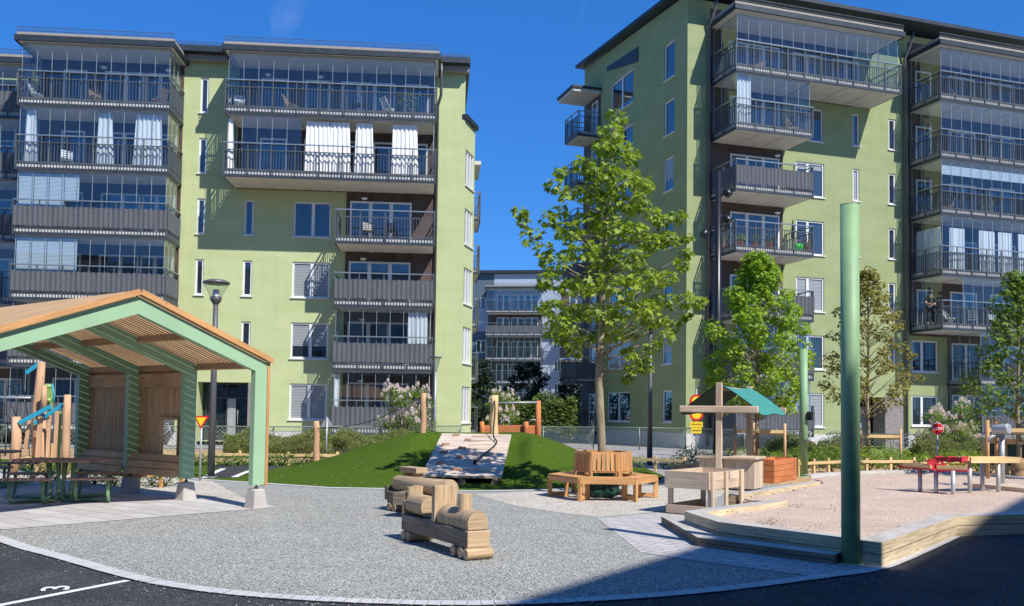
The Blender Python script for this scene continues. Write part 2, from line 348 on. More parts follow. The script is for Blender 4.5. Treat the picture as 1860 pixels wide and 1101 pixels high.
M['leaf4'] = leafmat('green_leaves', (.075, .13, .018), (.24, .35, .07))
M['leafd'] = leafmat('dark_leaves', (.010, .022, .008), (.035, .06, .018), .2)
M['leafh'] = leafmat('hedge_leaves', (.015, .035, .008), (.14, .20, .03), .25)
M['shrub'] = leafmat('shrub_leaves', (.06, .12, .02), (.20, .32, .06), .3)
M['juniper'] = leafmat('juniper_needles', (.07, .095, .025), (.25, .28, .085), .2)
M['blossom'] = leafmat('lilac_blossom', (.62, .48, .56), (.88, .80, .84), .3)
M['skin'] = mat('skin', (.48, .28, .20), .55, var=.04)
M['shirt'] = mat('olive_shirt', (.035, .042, .03), .85, var=.1)
M['trousers'] = mat('dark_trousers', (.02, .022, .03), .85, var=.1)
M['flower'] = mat('orange_flowers', (.8, .2, .02), .7, var=.4, scale=20)
M['terra'] = mat('terracotta', (.38, .12, .06), .8, var=.1)
M['brightgreen'] = mat('bright_green_plastic', (.05, .6, .05), .4, var=.05)
M['stone'] = mat('grey_brick_stone', (.19, .165, .155), .85, noise_=(.30, .265, .25), scale=4, detail=8, bump=.3, stretch=(1, 1, 3))
M['turf'] = mat('artificial_turf', (.040, .080, .006), .9, noise_=(.095, .155, .016), scale=16, coord='Object', bump=.8, bscale=120, detail=12, spec=.08)
M['leafpanel'] = mat('dark_green_panel', (.02, .06, .035), .6)
def paver_mat(nm, ang, bw, bh):
    m = bpy.data.materials.new(nm); m.use_nodes = True; n = m.node_tree; b = n.nodes['Principled BSDF']; b.inputs['Roughness'].default_value = .9
    t = n.nodes.new('ShaderNodeTexCoord'); mpn = n.nodes.new('ShaderNodeMapping'); mpn.inputs['Rotation'].default_value = (0, 0, ang); n.links.new(t.outputs['Object'], mpn.inputs[0])
    br = n.nodes.new('ShaderNodeTexBrick'); br.inputs['Scale'].default_value = 1; br.inputs['Brick Width'].default_value = bw; br.inputs['Row Height'].default_value = bh; br.inputs['Mortar Size'].default_value = .009
    br.inputs['Color1'].default_value = (.42, .40, .385, 1); br.inputs['Color2'].default_value = (.52, .50, .48, 1); br.inputs['Mortar'].default_value = (.15, .14, .13, 1)
    n.links.new(mpn.outputs[0], br.inputs[0])
    z = n.nodes.new('ShaderNodeTexNoise'); z.inputs['Scale'].default_value = 6; z.inputs['Detail'].default_value = 10; n.links.new(t.outputs['Object'], z.inputs[0])
    mr = n.nodes.new('ShaderNodeMapRange'); mr.inputs[3].default_value = .8; mr.inputs[4].default_value = 1.18; n.links.new(z.outputs[0], mr.inputs[0])
    vm = n.nodes.new('ShaderNodeVectorMath'); vm.operation = 'SCALE'; n.links.new(br.outputs[0], vm.inputs[0]); n.links.new(mr.outputs[0], vm.inputs['Scale']); n.links.new(vm.outputs[0], b.inputs['Base Color'])
    bp = n.nodes.new('ShaderNodeBump'); bp.inputs['Strength'].default_value = .3; bp.inputs['Distance'].default_value = .01; bp.invert = True; n.links.new(br.outputs['Fac'], bp.inputs['Height']); n.links.new(bp.outputs[0], b.inputs['Normal'])
    return m
M['pavers'] = paver_mat('paving_stones', R(42), .34, .17)
M['slabs'] = paver_mat('shelter_slabs', R(36.9), .8, .4)
M['canopy_shade'] = mat('painted_canopy_shade', (.015, .04, .035), .9)  # near-black green standing in for shade under the stall cloth
# ---------------------------------------------------------------- building kit
class Fr:
    def __init__(s, ox, oy, yaw): s.o = Vector((ox, oy)); s.yaw = yaw; s.x = Vector((cos(yaw), sin(yaw))); s.y = Vector((-sin(yaw), cos(yaw)))
    def at(s, px, py, v=0.0):
        a, b, c = ray(px, py); o = s.o-s.y*v
        # (a,b)*t = o + x*u
        det = a*(-s.x.y)+s.x.x*b
        t = (o.x*(-s.x.y)+s.x.x*o.y)/det
        p = Vector((a*t, b*t)); return (p-o).dot(s.x), EYE+c*t
    def world(s, u, y, z=0): p = s.o+s.x*u+s.y*y; return Vector((p.x, p.y, z))
def wall(par, name, x0, x1, z0, z1, holes, m, Mx=None, rev=.13, zt=None):
    """wall sheet with real openings and reveals; zt(x) = top height for sloping tops"""
    mb = MB(Mx); xs = sorted({x0, x1, *[h[0] for h in holes], *[h[1] for h in holes]}); zs = sorted({z0, z1, *[h[2] for h in holes], *[h[3] for h in holes]})
    xs = [x for x in xs if x0 <= x <= x1]; zs = [z for z in zs if z0 <= z <= z1]
    for i in range(len(xs)-1):
        for j in range(len(zs)-1):
            cx, cz = (xs[i]+xs[i+1])/2, (zs[j]+zs[j+1])/2
            if any(h[0] < cx < h[1] and h[2] < cz < h[3] for h in holes): continue
            a = b = zs[j+1]
            if zt and j == len(zs)-2: a, b = zt(xs[i]), zt(xs[i+1])
            mb.face([(xs[i], 0, zs[j]), (xs[i+1], 0, zs[j]), (xs[i+1], 0, b), (xs[i], 0, a)])
    for h in holes:
        a, b, c, d = h[:4]; r = h[4] if len(h) > 4 else rev
        mb.face([(a, 0, c), (a, 0, d), (a, r, d), (a, r, c)]); mb.face([(b, 0, d), (b, 0, c), (b, r, c), (b, r, d)])
        mb.face([(a, 0, d), (b, 0, d), (b, r, d), (a, r, d)]); mb.face([(b, 0, c), (a, 0, c), (a, r, c), (b, r, c)])
    return mb.build(name, m, par)
def window(par, a, b, c, d, Mx=None, mull=(), kind='pane', y=.05, name='window', fw=.085, sill=True, blind=0.0):
    f = MB(Mx)
    f.box(a, y, c, a+fw, y+.09, d); f.box(b-fw, y, c, b, y+.09, d); f.box(a+fw, y, c, b-fw, y+.09, c+fw); f.box(a+fw, y, d-fw, b-fw, y+.09, d)
    for q in mull: f.box(a+(b-a)*q-.075, y-.004, c+fw, a+(b-a)*q+.075, y+.088, d-fw)
    o = f.build(name, M['white'], par)
    p = MB(Mx); p.face([(a+fw, y+.055, c+fw), (b-fw, y+.055, c+fw), (b-fw, y+.055, d-fw), (a+fw, y+.055, d-fw)]); p.build('pane', M[kind], o)
    if blind:
        q = MB(Mx); q.face([(a+fw, y+.05, d-fw-(d-c)*blind), (b-fw, y+.05, d-fw-(d-c)*blind), (b-fw, y+.05, d-fw), (a+fw, y+.05, d-fw)]); q.build('blind', M['blind'], o)
    if sill:
        s = MB(Mx); s.box(a-.06, -.07, c-.05, b+.06, y, c-.002); s.build('sill', M['white'], o)
    return o
def door_unit(par, a, b, z, h=2.15, y=-.10, kind='pane', Mx=None):
    """white framed balcony doors standing on the brown wall"""
    f = MB(Mx); n = max(1, round((b-a)/.95)); w = (b-a)/n; fw = .09
    for i in range(n):
        x0, x1 = a+i*w, a+(i+1)*w
        f.box(x0, y, z, x0+fw, y+.06, z+h); f.box(x1-fw, y, z, x1-.003, y+.06, z+h)
        f.box(x0+fw, y, z+h-fw, x1-fw, y+.06, z+h); f.box(x0+fw, y, z, x1-fw, y+.06, z+.16)
    o = f.build('balcony_door', M['white'], par)
    p = MB(Mx)
    for i in range(n): p.face([(a+i*w+fw, y+.03, z+.16), (a+(i+1)*w-fw, y+.03, z+.16), (a+(i+1)*w-fw, y+.03, z+h-fw), (a+i*w+fw, y+.03, z+h-fw)])
    p.build('pane', M[kind], o); return o
def balcony(par, x0, x1, z, dep, scr=False, glaz=True, left=True, right=True, top=2.95, open_=(), Mx=None, wy=0.0, lightrail=None, sp=.14, gy=None):
    y0 = wy-dep; hr = lightrail or M['rail']
    s = MB(Mx); s.box(x0, y0, z+.03, x1, wy-.02, z+.35)
    k = int((x1-x0)/1.9)+1
    for i in range(1, k): xx = x0+(x1-x0)*i/k; s.box(xx-.05, y0+.25, z-.0, xx+.05, wy-.1, z+.028)
    o = s.build('balcony', M['conc'], par)
    e = MB(Mx); e.box(x0-.04, y0-.07, z+.035, x1+.04, y0-.004, z+.16)
    if left: e.box(x0-.07, y0-.004, z+.035, x0-.004, wy-.02, z+.16)
    if right: e.box(x1+.004, y0-.004, z+.035, x1+.07, wy-.02, z+.16)
    e.build('edge_beam', M['steel_d'], o)
    r = MB(Mx); yb = y0-.05
    def run(p, q):
        p, q = Vector(p), Vector(q); d = q-p; L = d.length; n = max(2, round(L/sp)); npost = max(1, round(L/1.05))
        up = Vector((0, 0, 1)); dn = d.normalized(); sd = Vector((dn.y, -dn.x, 0))
        for i in range(n+1):
            c = p+d*(i/n); r.obb(c+up*(z+.70), dn*.010, sd*.016, up*.62)
        for i in range(npost+1):
            c = p+d*(i/npost); r.obb(c+up*(z+.83)-sd*.004, dn*.026, sd*.024, up*.79)
        for zz, hh in ((z+.40, .018), (z+1.30, .02)): r.obb((p+q)/2+up*zz-sd*.002, d/2, sd*.020, up*hh)
    run((x0-.05, yb, 0), (x1+.05, yb, 0))
    if left: run((x0-.05, yb+.12, 0), (x0-.05, wy-.1, 0))
    if right: run((x1+.05, yb+.12, 0), (x1+.05, wy-.1, 0))
    r.build('railing', M['rail'], o)
    h = MB(Mx); h.box(x0-.08, yb-.035, z+1.60, x1+.08, yb+.035, z+1.65)
    if left: h.box(x0-.085, yb+.035, z+1.60, x0-.015, wy-.02, z+1.65)
    if right: h.box(x1+.015, yb+.035, z+1.60, x1+.085, wy-.02, z+1.65)
    h.build('handrail', M['handrail'], o)
    if scr:
        f = MB(Mx)
        def cor(p, q):
            p, q = Vector(p), Vector(q); d = q-p; n = int(d.length/.055); dn = d.normalized(); sd = Vector((dn.y, -dn.x, 0))
            P = [[p+d*(i/n)+sd*(.022*sin(i*pi/2+.6)+.01*sin(i*.37))+Vector((0, 0, zz)) for zz in (z+.44, z+.86, z+1.33+.012*sin(i*1.1))] for i in range(n+1)]
            for i in range(n):
                for j in range(2): f.face([P[i][j], P[i+1][j], P[i+1][j+1], P[i][j+1]], smooth=False)
        cor((x0-.05, yb-.03, 0), (x1+.05, yb-.03, 0))
        if left: cor((x0-.085, wy-.05, 0), (x0-.085, yb-.03, 0))
        if right: cor((x1+.085, yb-.03, 0), (x1+.085, wy-.05, 0))
        f.build('screen', M['fabric'], o)
    if glaz:
        g = MB(Mx); l = MB(Mx); yg = y0+.05; za, zb = z+.42, z+top-.03
        def pane(p, q, skip=()):
            p, q = Vector(p), Vector(q); d = q-p; n = max(1, round(d.length/.66))
            dn = d.normalized(); sd = Vector((dn.y, -dn.x, 0))
            for i in range(n):
                if any(s0 <= (i+.5)/n <= s1 for s0, s1 in skip): continue
                a, b = p+d*(i/n)+dn*.006, p+d*((i+1)/n)-dn*.006
                g.face([a+Vector((0, 0, za)), b+Vector((0, 0, za)), b+Vector((0, 0, zb)), a+Vector((0, 0, zb))])
                l.obb((a+Vector((0, 0, (za+zb)/2))), dn*.008, sd*.012, Vector((0, 0, (zb-za)/2)))
            for zz in (zb+.014, za-.02): l.obb((p+q)/2+Vector((0, 0, zz)), d/2, sd*.022, Vector((0, 0, .014)))
        pane((x0+.05, yg, 0), (x1-.05, yg, 0), open_); g.build('glazing', M['glass'], o); g = MB(Mx)
        if left: pane((x0+.05, wy-.12, 0), (x0+.05, yg+.03, 0)); g.build('glazing', M['glass'], o); g = MB(Mx)
        if right: pane((x1-.05, yg+.03, 0), (x1-.05, wy-.12, 0))
        if right: g.build('glazing', M['glass'], o)
        l.build('glazing_frame', M['glassline'], o)
    return o
def canopy(par, x0, x1, z, dep, Mx=None, wy=0.0):
    s = MB(Mx); s.box(x0-.12, wy-dep-.12, z, x1+.12, wy-.02, z+.22); o = s.build('canopy', M['conc'], par)
    t = MB(Mx); t.box(x0-.22, wy-dep-.24, z-.02, x1+.22, wy-dep-.125, z+.24); t.box(x0-.24, wy-dep-.125, z-.02, x0-.125, wy-.02, z+.16); t.box(x1+.125, wy-dep-.125, z-.02, x1+.24, wy-.02, z+.16); t.build('gutter', M['roof_d'], o)
    f = MB(Mx); f.box(x0-.16, wy-dep-.12, z+.225, x1+.16, wy-.02, z+.40); f.build('fascia', M['tan'], o)
    g = MB(Mx); g.box(x0-.16, wy-dep-.14, z+.45, x1+.16, wy-dep-.12, z+.47); g.box(x0-.16, wy-dep-.14, z+.62, x1+.16, wy-dep-.12, z+.64)
    n = int((x1-x0)/.13)
    for i in range(n+1): xx = x0-.15+(x1-x0+.3)*i/n; g.box(xx-.009, wy-dep-.137, z+.42, xx+.009, wy-dep-.123, z+.66)
    g.build('snow_guard', M['rail'], o)
    return o
def curtain_obj(label, x0, x1, z0, z1, y, fr, tail=0.0, group=None, xb=None):
    """gathered curtain hanging from the balcony ceiling, built in the frame of its building"""
    n = max(6, int((x1-x0)/.035)); ph = rnd(0, 6); P = []
    xb = xb or (x0, x1)
    for i in range(n+1):
        t = i/n; am = .05+.02*sin(i*.3+ph); row = []
        for j in range(7):
            s = j/6; xx = (x0+(x1-x0)*t)*(1-s)+(xb[0]+(xb[1]-xb[0])*t)*s
            row.append(Vector((xx, y+am*sin(i*1.15+ph+.3*sin(j))*(.6+.4*s), z1+(z0-z1)*s)))
        P.append(row)
    c = (x0+x1)/2; mb = MB(); mb.sheet([[p-Vector((c, y, z0)) for p in r] for r in P])
    o = mb.build('curtain', M['curtain']); o.location = fr.world(c, y, z0); o.rotation_euler = (0, 0, fr.yaw)
    return tag(o, label, 'curtain', group)
def downpipe(par, pts, r=.06, Mx=None):
    mb = MB(Mx); mb.tube(pts, r, 8); return mb.build('downpipe', M['grey_pole'], par)

# ================================================================ LEFT BUILDING
p = D(600, 700, 43.9); f1 = Fr(p.x, p.y, R(4.8))
b1 = thing('apartment_building', 'light green apartment building on the left with glazed balconies and a brown boarded recess', 'building', (p.x, p.y, 0), f1.yaw)
Z1 = [.55+2.95*k for k in range(8)]
U1 = lambda px, v=0, py=400: f1.at(px, py, v)[0]
DP = 2.15
lx0, lx1 = U1(31, DP, 280), U1(305, DP, 280)           # left stack
cx0, cx1 = U1(409, DP, 280), U1(789, DP, 280)          # wide central balconies
sx0 = U1(610, DP, 480)                                   # small balconies
wallL, wallR = lx0-.1, U1(841, 0, 450)
RT = 18.75
nA = (U1(358, 0, 380), U1(373, 0, 380)); nB = (U1(443, 0, 420), U1(460, 0, 420)); wC = (U1(532, 0, 450), U1(600, 0, 450))
holes = []
for k in range(0, 6):
    if k in (2, 3, 4, 5): holes.append((*nA, Z1[k]+.7, Z1[k]+2.42))
for k in (1, 2, 3): holes.append((*nB, Z1[k]+.7, Z1[k]+2.42))
for k in (0, 1, 2, 3): holes.append((*wC, Z1[k]+.68, Z1[k]+2.42))
dr = (U1(358, 0, 740), U1(450, 0, 740))
holes.append((dr[0], dr[1], .15, 2.98, 1.2))
wall(b1, 'wall', wallL, wallR, 0.68, RT, holes, M['green1'])
plb = MB(); plb.box(wallL, -.04, -.2, dr[0], .3, .66); plb.box(dr[1], -.04, -.2, wallR, .3, .66); plb.build('plinth', M['plinth'], b1)
for i, h in enumerate(holes[:-1]):
    wide = h[1]-h[0] > 1
    bl = 0 if not wide else {7: .9, 8: .6, 9: 1.0, 10: .0}.get(i, 0)
    window(b1, *h, mull=(.52,) if wide else (), kind='pane' if h[2] > 12 or (i % 3) else 'pane', blind=bl)
# entrance
e = MB(); e.box(dr[0], 1.1, .15, dr[1], 1.2, 2.98); eo = e.build('entrance', M['pane'], b1)
e = MB(); w = dr[1]-dr[0]
for q in (0, .06, .47, .97): e.box(dr[0]+w*q, 1.0, .15, dr[0]+w*q+.08, 1.095, 2.98)
for zz in (2.2, .15, 2.88): e.box(dr[0]+.08, 1.01, zz, dr[1]-.08, 1.09, zz+.09)
e.build('entrance_frame', M['steel_d'], eo)
e = MB(); e.box(dr[0]+w*.47+.1, .93, .2, dr[0]+w*.47+.5, 1.0, 2.2); e.build('door_leaf', M['galv'], eo)
e = MB(); e.tube([(dr[0]+w*.47+.62, .9, .9), (dr[0]+w*.47+.62, .82, 1.0), (dr[0]+w*.47+.62, .82, 1.6), (dr[0]+w*.47+.62, .9, 1.7)], .02, 6); e.build('handle', M['steel'], eo)
def text_obj(name, s, size, m, par, loc, rot, ext=.004):
    cu = bpy.data.curves.new(name, 'FONT'); cu.body = s; cu.size = size; cu.extrude = ext; cu.align_x = 'CENTER'; cu.align_y = 'CENTER'; cu.offset = size*.012
    t = bpy.data.objects.new(name, cu); C.objects.link(t); dg = bpy.context.evaluated_depsgraph_get()
    me = bpy.data.meshes.new_from_object(t.evaluated_get(dg)); bpy.data.objects.remove(t); me.materials.clear(); me.materials.append(m)
    o = bpy.data.objects.new(name, me); C.objects.link(o)
    if par is not None: o.parent = par
    o.location = loc; o.rotation_euler = rot; return o
text_obj('door_number', '90C', .17, M['signwhite'], eo, (dr[0]+w*.47+.3, .92, 1.75), (pi/2, 0, 0))
e = MB(); e.box(dr[1]+.003, -.06, -.1, dr[1]+.36, -.002, 2.98); e.build('stone_pier', M['stone'], b1)
# brown boarded recess walls
def clad(x0, x1, z0, z1, par, Mx=None):
    m_ = MB(Mx); m_.box(x0, -.045, z0, x1, -.004, z1); return m_.build('boarding', M['brown'], par)
clad(U1(627, 0, 480), U1(790, 0, 480), .7, Z1[4], b1); clad(U1(432, 0, 250), U1(790, 0, 250), Z1[4], RT-.3, b1)
clad(lx0, U1(330, 0, 300), .7, RT-.3, b1)
# balconies: left stack, wide central, small lower ones
for k in range(6): balcony(b1, lx0, lx1, Z1[k], DP, scr=k in (0, 1, 2, 3), glaz=True, left=True, right=True)
canopy(b1, lx0, lx1, Z1[6]+.02, DP)
balcony(b1, cx0, cx1, Z1[5], DP); balcony(b1, cx0, cx1, Z1[4], DP, open_=((0, .1), (.38, 1)))
canopy(b1, cx0, cx1, Z1[6]+.02, DP)
for k, scr, gl in ((3, False, False), (2, True, False), (1, True, True), (0, True, True)): balcony(b1, sx0, cx1, Z1[k], DP, scr=scr, glaz=gl)
for k in range(6):
    zf = Z1[k]+.36; w = lx1-lx0
    door_unit(b1, lx0+w*.16, lx0+w*.16+1.1, zf, kind='paneb'); door_unit(b1, lx0+w*.45, lx0+w*.45+2.0, zf); door_unit(b1, lx1-1.9, lx1-.2, zf, kind='paneb')
for k in (4, 5):
    zf = Z1[k]+.36
    for q, n in ((.12, 1.3), (.34, 1.2), (.52, 1.7), (.68, 1.1), (.84, 1.2)): door_unit(b1, cx0+(cx1-cx0)*q, cx0+(cx1-cx0)*q+n, zf, kind=random.choice(['pane', 'paneb']))
for k in range(4): door_unit(b1, U1(634, 0, 480), U1(746, 0, 480), Z1[k]+.36, kind='paneb')
# ceiling lamps under balconies
l_ = MB()
for (a, k) in ((lx0+3, 5), (lx0+6, 5), (lx0+3, 4), (sx0+1.1, 3), (sx0+1.1, 2), (sx0+1.1, 1), (sx0+1.1, 0), (cx0+1.5, 5), (cx0+4, 5)):
    l_.lathe([(0, -.1), (.1, -.08), (.16, 0)], 12, (a, -.3, Z1[k]+2.62))
l_.build('wall_lamp', M['white'], b1)
# main roof: thin overhanging slab with dark edge
r = MB(); zr = RT; r.box(U1(308, 0, 90), -.75, zr, U1(858, 0, 90)-.1, 9.0, zr+.28); ro = r.build('roof', M['roof_d'], b1)
r = MB(); r.box(wallL-.1, -.35, zr-.28, U1(858, 0, 90)-.15, -.02, zr-.01); r.build('roof_soffit', M['tan'], ro)
r = MB(); n = 90; xa, xb_ = U1(300, 0, 90), U1(852, 0, 90)
for i in range(n+1): r.box(xa+(xb_-xa)*i/n-.01, -.7, zr+.285, xa+(xb_-xa)*i/n+.01, -.68, zr+.46)
r.box(xa, -.7, zr+.44, xb_, -.68, zr+.46); r.box(xa, -.7, zr+.34, xb_, -.68, zr+.36); r.build('snow_guard', M['rail'], ro)
xp = U1(793.5, 0, 400)
downpipe(b1, [(xp+.1, -.65, zr-.05), (xp+.1, -.6, zr-.5), (xp+.1, -.6, zr-1.6), (xp-.05, -.14, zr-2.0), (xp-.05, -.14, .1)], .07)
# side wall towards the gap: runs back at an angle, with a column of windows and balconies beyond
MG = Matrix.Translation((wallR, 0, 0)) @ Matrix.Rotation(R(76)-f1.yaw, 4, 'Z')
gh = [(.2, 1.62, Z1[k]+.62, Z1[k]+2.42) for k in range(5)]
wall(b1, 'bay_wall', 0, 1.8, -.1, 16.2, gh, M['green1'], MG)
for i, h in enumerate(gh): window(b1, *h, Mx=MG, mull=(.38, .7), blind=(.9 if i == 1 else 0))
r = MB(MG); r.box(-.05, -.14, 16.2, 1.95, .7, 16.45); r.build('bay_roof', M['roof_d'], b1)
MP = Matrix.Translation((wallR, 0, 0)) @ Matrix.Rotation(pi/2, 4, 'Z')
r = MB(MP); r.face([(0, 0, -.1), (11, 0, -.1), (11, 0, RT), (0, 0, RT)]); r.build('end_wall', M['green1'], b1)
r = MB(MP); r.box(1.75, -.55, -.1, 1.9, .0, 16.2); r.build('bay_wall', M['green1'], b1)
for k in range(5): balcony(b1, 5, 8.2, Z1[k]-.2, 1.0, scr=False, glaz=False, Mx=MP)
r = MB(MP); r.box(4.9, -1.05, Z1[5], 8.3, -.02, Z1[5]+.2); r.build('canopy', M['conc'], b1)
# set back part further left with its own stack
MS = Matrix.Translation((0, 2.05, 0))
sl0, sl1 = lx0-9, lx0+.2
clad(sl0, sl1, 0, RT-1, b1, MS)
for k in range(6):
    balcony(b1, sl0, sl1-.6, Z1[k], 2.1, scr=k in (5, 3, 1, 4), glaz=k > 0, Mx=MS)
    door_unit(b1, sl1-2.9, sl1-1.4, Z1[k]+.36, Mx=MS); door_unit(b1, sl1-5.2, sl1-3.6, Z1[k]+.36, Mx=MS)
canopy(b1, sl0, sl1-.6, Z1[6]-.25, 2.1, Mx=MS)
# back walls so that the block is solid from any side
r = MB(); r.box(sl0, 2.3, -.1, wallR-.1, 11, RT-.02); r.build('core', M['green1'], b1)

# ================================================================ RIGHT BUILDING
p = D(1246, 700, 46.2); f2 = Fr(p.x, p.y, R(18))
b2 = thing('apartment_building', 'olive green apartment building on the right with a shaded end wall and protruding balconies', 'building', (p.x, p.y, 0), f2.yaw)
A2 = lambda px, py, v=0: f2.at(px, py, v)
D2 = 2.35
px0, px1, pxs = A2(1338, 130, D2)[0], A2(1634, 170, D2)[0], A2(1474, 240, D2)[0]
rx0 = A2(1709, 180, D2)[0]; rx1 = rx0+9.0; qx0 = A2(1782, 700, D2)[0]
ZP = [A2(1337, y, D2)[1] for y in (795, 690, 580, 459, 347.5, 236, 130)]
ZR = [A2(1709, y, D2)[1] for y in (800, 700, 600, 501, 390, 288, 182.5)]
RT2 = A2(1640, 63, 0)[1]
def hp(x0, y0, x1, y1):
    a, z1_ = A2(x0, y0); b, z0_ = A2(x1, y1); return (a, b, A2((x0+x1)/2, y1)[1], A2((x0+x1)/2, y0)[1])
W1 = [hp(1446, y, 1497, y+62) for y in (295.5, 401, 504, 609, 714)]+[hp(1444, 196, 1495, 256)]
W2 = [hp(1549, y, 1561, y+58.5) for y in (207, 307, 408, 509, 609, 710)]
W3 = [hp(1614, y, 1627, y+56) for y in (216.5, 315.5, 415, 514, 611)]
W4 = [hp(1656, 619, 1704, 676), hp(1656, 719, 1704, 774)]
ent = hp(1562, 722, 1640, 815); ent = (ent[0], ent[1], .1, ent[3], 1.5)
W2 = W2[:5]
hs2 = W1+W2+W3+W4+[ent]
wx1 = rx1
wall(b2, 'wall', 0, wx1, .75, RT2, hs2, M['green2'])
for i, h in enumerate(W1): window(b2, *h, mull=(.42,), kind='paneb' if i in (0, 1, 2, 5) else 'pane', blind=1 if i in (2, 4) else (.15 if i in (0,) else 0))
for i, h in enumerate(W2): window(b2, *h, kind='blind' if i == 1 else 'paneb')
for i, h in enumerate(W3): window(b2, *h, kind='pane')
for i, h in enumerate(W4): window(b2, *h, mull=(.4,), kind='pane')
r = MB(); r.box(.0, -.05, -.2, ent[0], .2, .76); r.box(ent[1], -.05, -.2, wx1, .2, .76); r.build('plinth', M['plinth'], b2)
r = MB(); r.box(ent[0], 1.4, .1, ent[1], 1.5, ent[3]); eo = r.build('entrance', M['pane'], b2)
r = MB(); r.box(ent[0]+.6, 1.2, .1, ent[0]+1.7, 1.3, 2.3); r.build('door_leaf', M['galv'], eo)
r = MB(); w_ = A2(1606, 760)[0]; r.box(w_, -.08, .0, ent[1]-.02, .9, ent[3]+.02); r.build('stone_pier', M['stone'], b2)
bw0, bw1 = A2(1289, 300)[0], A2(1421, 300)[0]
clad(bw0, bw1, .8, RT2-.4, b2); clad(bw1, px1-1.1, ZP[6], RT2-.4, b2); clad(rx0-.1, rx1, ZR[2]-.1, RT2-.4, b2); clad(A2(1722, 700)[0], rx1, .8, ZR[2]-.12, b2)
for k in range(7):
    t = (ZP[k+1] if k < 6 else ZP[6]+2.95)-ZP[k]
    balcony(b2, px0, px1 if k == 6 else pxs, ZP[k], D2, scr=k in (0, 1, 2, 4), glaz=k in (0, 1, 5, 6), top=t)
canopy(b2, px0, px1, A2(1338, 18, D2)[1], D2)
for k in range(7):
    t = (ZR[k+1] if k < 6 else ZR[6]+2.95)-ZR[k]
    balcony(b2, rx0 if k > 1 else qx0, rx1, ZR[k], D2, scr=k == 0, glaz=True, top=t, open_=((0, .12),) if k == 2 else ())
canopy(b2, rx0, rx1, A2(1709, 82, D2)[1], D2)
for k in range(7):
    zf = ZP[k]+.36
    door_unit(b2, A2(1325, 300)[0], A2(1414, 300)[0], zf, kind='paneb' if k > 1 else 'pane', h=2.25)
for q in (.5, .75): door_unit(b2, px0+(px1-px0)*q, px0+(px1-px0)*q+1.7, ZP[6]+.36)
for k in range(2, 7):
    for q, ww in ((.04, 1.1), (.3, 1.9), (.62, 1.9)): door_unit(b2, rx0+(rx1-rx0)*q, rx0+(rx1-rx0)*q+ww, ZR[k]+.36, kind='paneb' if q == .3 else 'pane')
for k in range(2):
    xx = A2(1722, 700)[0]; door_unit(b2, xx+.2, xx+2.2, ZR[k]+.36); door_unit(b2, xx+3, xx+4.9, ZR[k]+.36)
l_ = MB()
for k in (2, 3, 4): l_.lathe([(0, -.1), (.1, -.08), (.16, 0)], 12, (bw1-.5, -.3, ZP[k]+2.72))
l_.build('wall_lamp', M['white'], b2)
for px_ in (1284, 1641):
    xx = A2(px_, 400)[0]
    downpipe(b2, [(xx+.15, -.7, RT2-.1), (xx+.1, -.6, RT2-.6), (xx, -.16, RT2-1.5), (xx, -.16, .1)], .085)
# end wall in shade
GL = (lambda L: L)(13.9)
MG2 = Matrix.Translation((0, GL, 0)) @ Matrix.Rotation(-pi/2, 4, 'Z')
fg = Fr(*f2.world(0, GL).xy, f2.yaw-pi/2)
AG = lambda px, py: fg.at(px, py, 0)
def hg(x0, y0, x1, y1): return (AG(x0, y0)[0], AG(x1, y1)[0], AG((x0+x1)/2, y1)[1], AG((x0+x1)/2, y0)[1])
gB = [hg(1207, 77, 1225, 143), hg(1207, 181, 1225, 244), hg(1206, 286, 1223, 347), hg(1205, 392, 1222, 452), hg(1204, 496, 1221, 554), hg(1203, 602, 1220, 662), hg(1203, 709, 1220, 767)]
gA = [hg(1110, 139, 1150, 199), hg(1110, 236, 1149, 292), hg(1108, 330, 1148, 385), hg(1107, 426, 1147, 480), hg(1105, 522, 1146, 575), hg(1104, 617, 1145, 670), hg(1103, 712, 1144, 766)]
zt2 = lambda x: RT2+1.0*(GL-x)/GL+.2
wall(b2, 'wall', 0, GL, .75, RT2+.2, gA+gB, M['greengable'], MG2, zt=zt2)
for i, h in enumerate(gA): window(b2, *h, Mx=MG2, mull=(.5,), blind=1 if i == 5 else 0)
for i, h in enumerate(gB): window(b2, *h, Mx=MG2, kind='pane', blind=.6 if i in (2, 5) else 0)
r = MB(MG2); r.box(-.02, -.05, -.2, GL+.02, .2, .76); r.build('plinth', M['plinth'], b2)
kz = [h[2]-.75 for h in gA]
bx1 = AG(1089, 400)[0]
clad(.1, bx1, .8, kz[0]+3.2, b2, MG2)
for i, z_ in enumerate(kz):
    balcony(b2, .6, bx1, z_-.1, 1.5, scr=i in (5, 3), glaz=False, Mx=MG2, right=True, left=True)
    window(b2, bx1-1.1, bx1-.25, z_+.3, z_+2.45, Mx=MG2, y=-.13, sill=False, name='balcony_door')
r = MB(MG2); r.box(.2, -1.9, kz[0]+2.75, bx1+.1, -.05, kz[0]+2.95); cn = r.build('canopy', M['conc'], b2)
r = MB(MG2); r.box(.1, -2.0, kz[0]+2.955, bx1+.2, -.05, kz[0]+3.1); r.build('canopy_top', M['roof_d'], cn)
r = MB(MG2); x_ = AG(1104, 130)[0]; x2_ = AG(1160, 100)[0]; z_ = AG(1104, 130)[1]
r.face([(x_, -.06, z_), (x2_, -.06, AG(1160, 112)[1]), (x2_, -.06, AG(1160, 85)[1]), (x_, -.06, AG(1104, 122)[1])]); r.face([(x_, -.055, z_), (x_, -.055, AG(1104, 122)[1]), (x2_, -.055, AG(1160, 85)[1]), (x2_, -.055, AG(1160, 112)[1])]); r.build('flashing', M['roof_d'], b2)
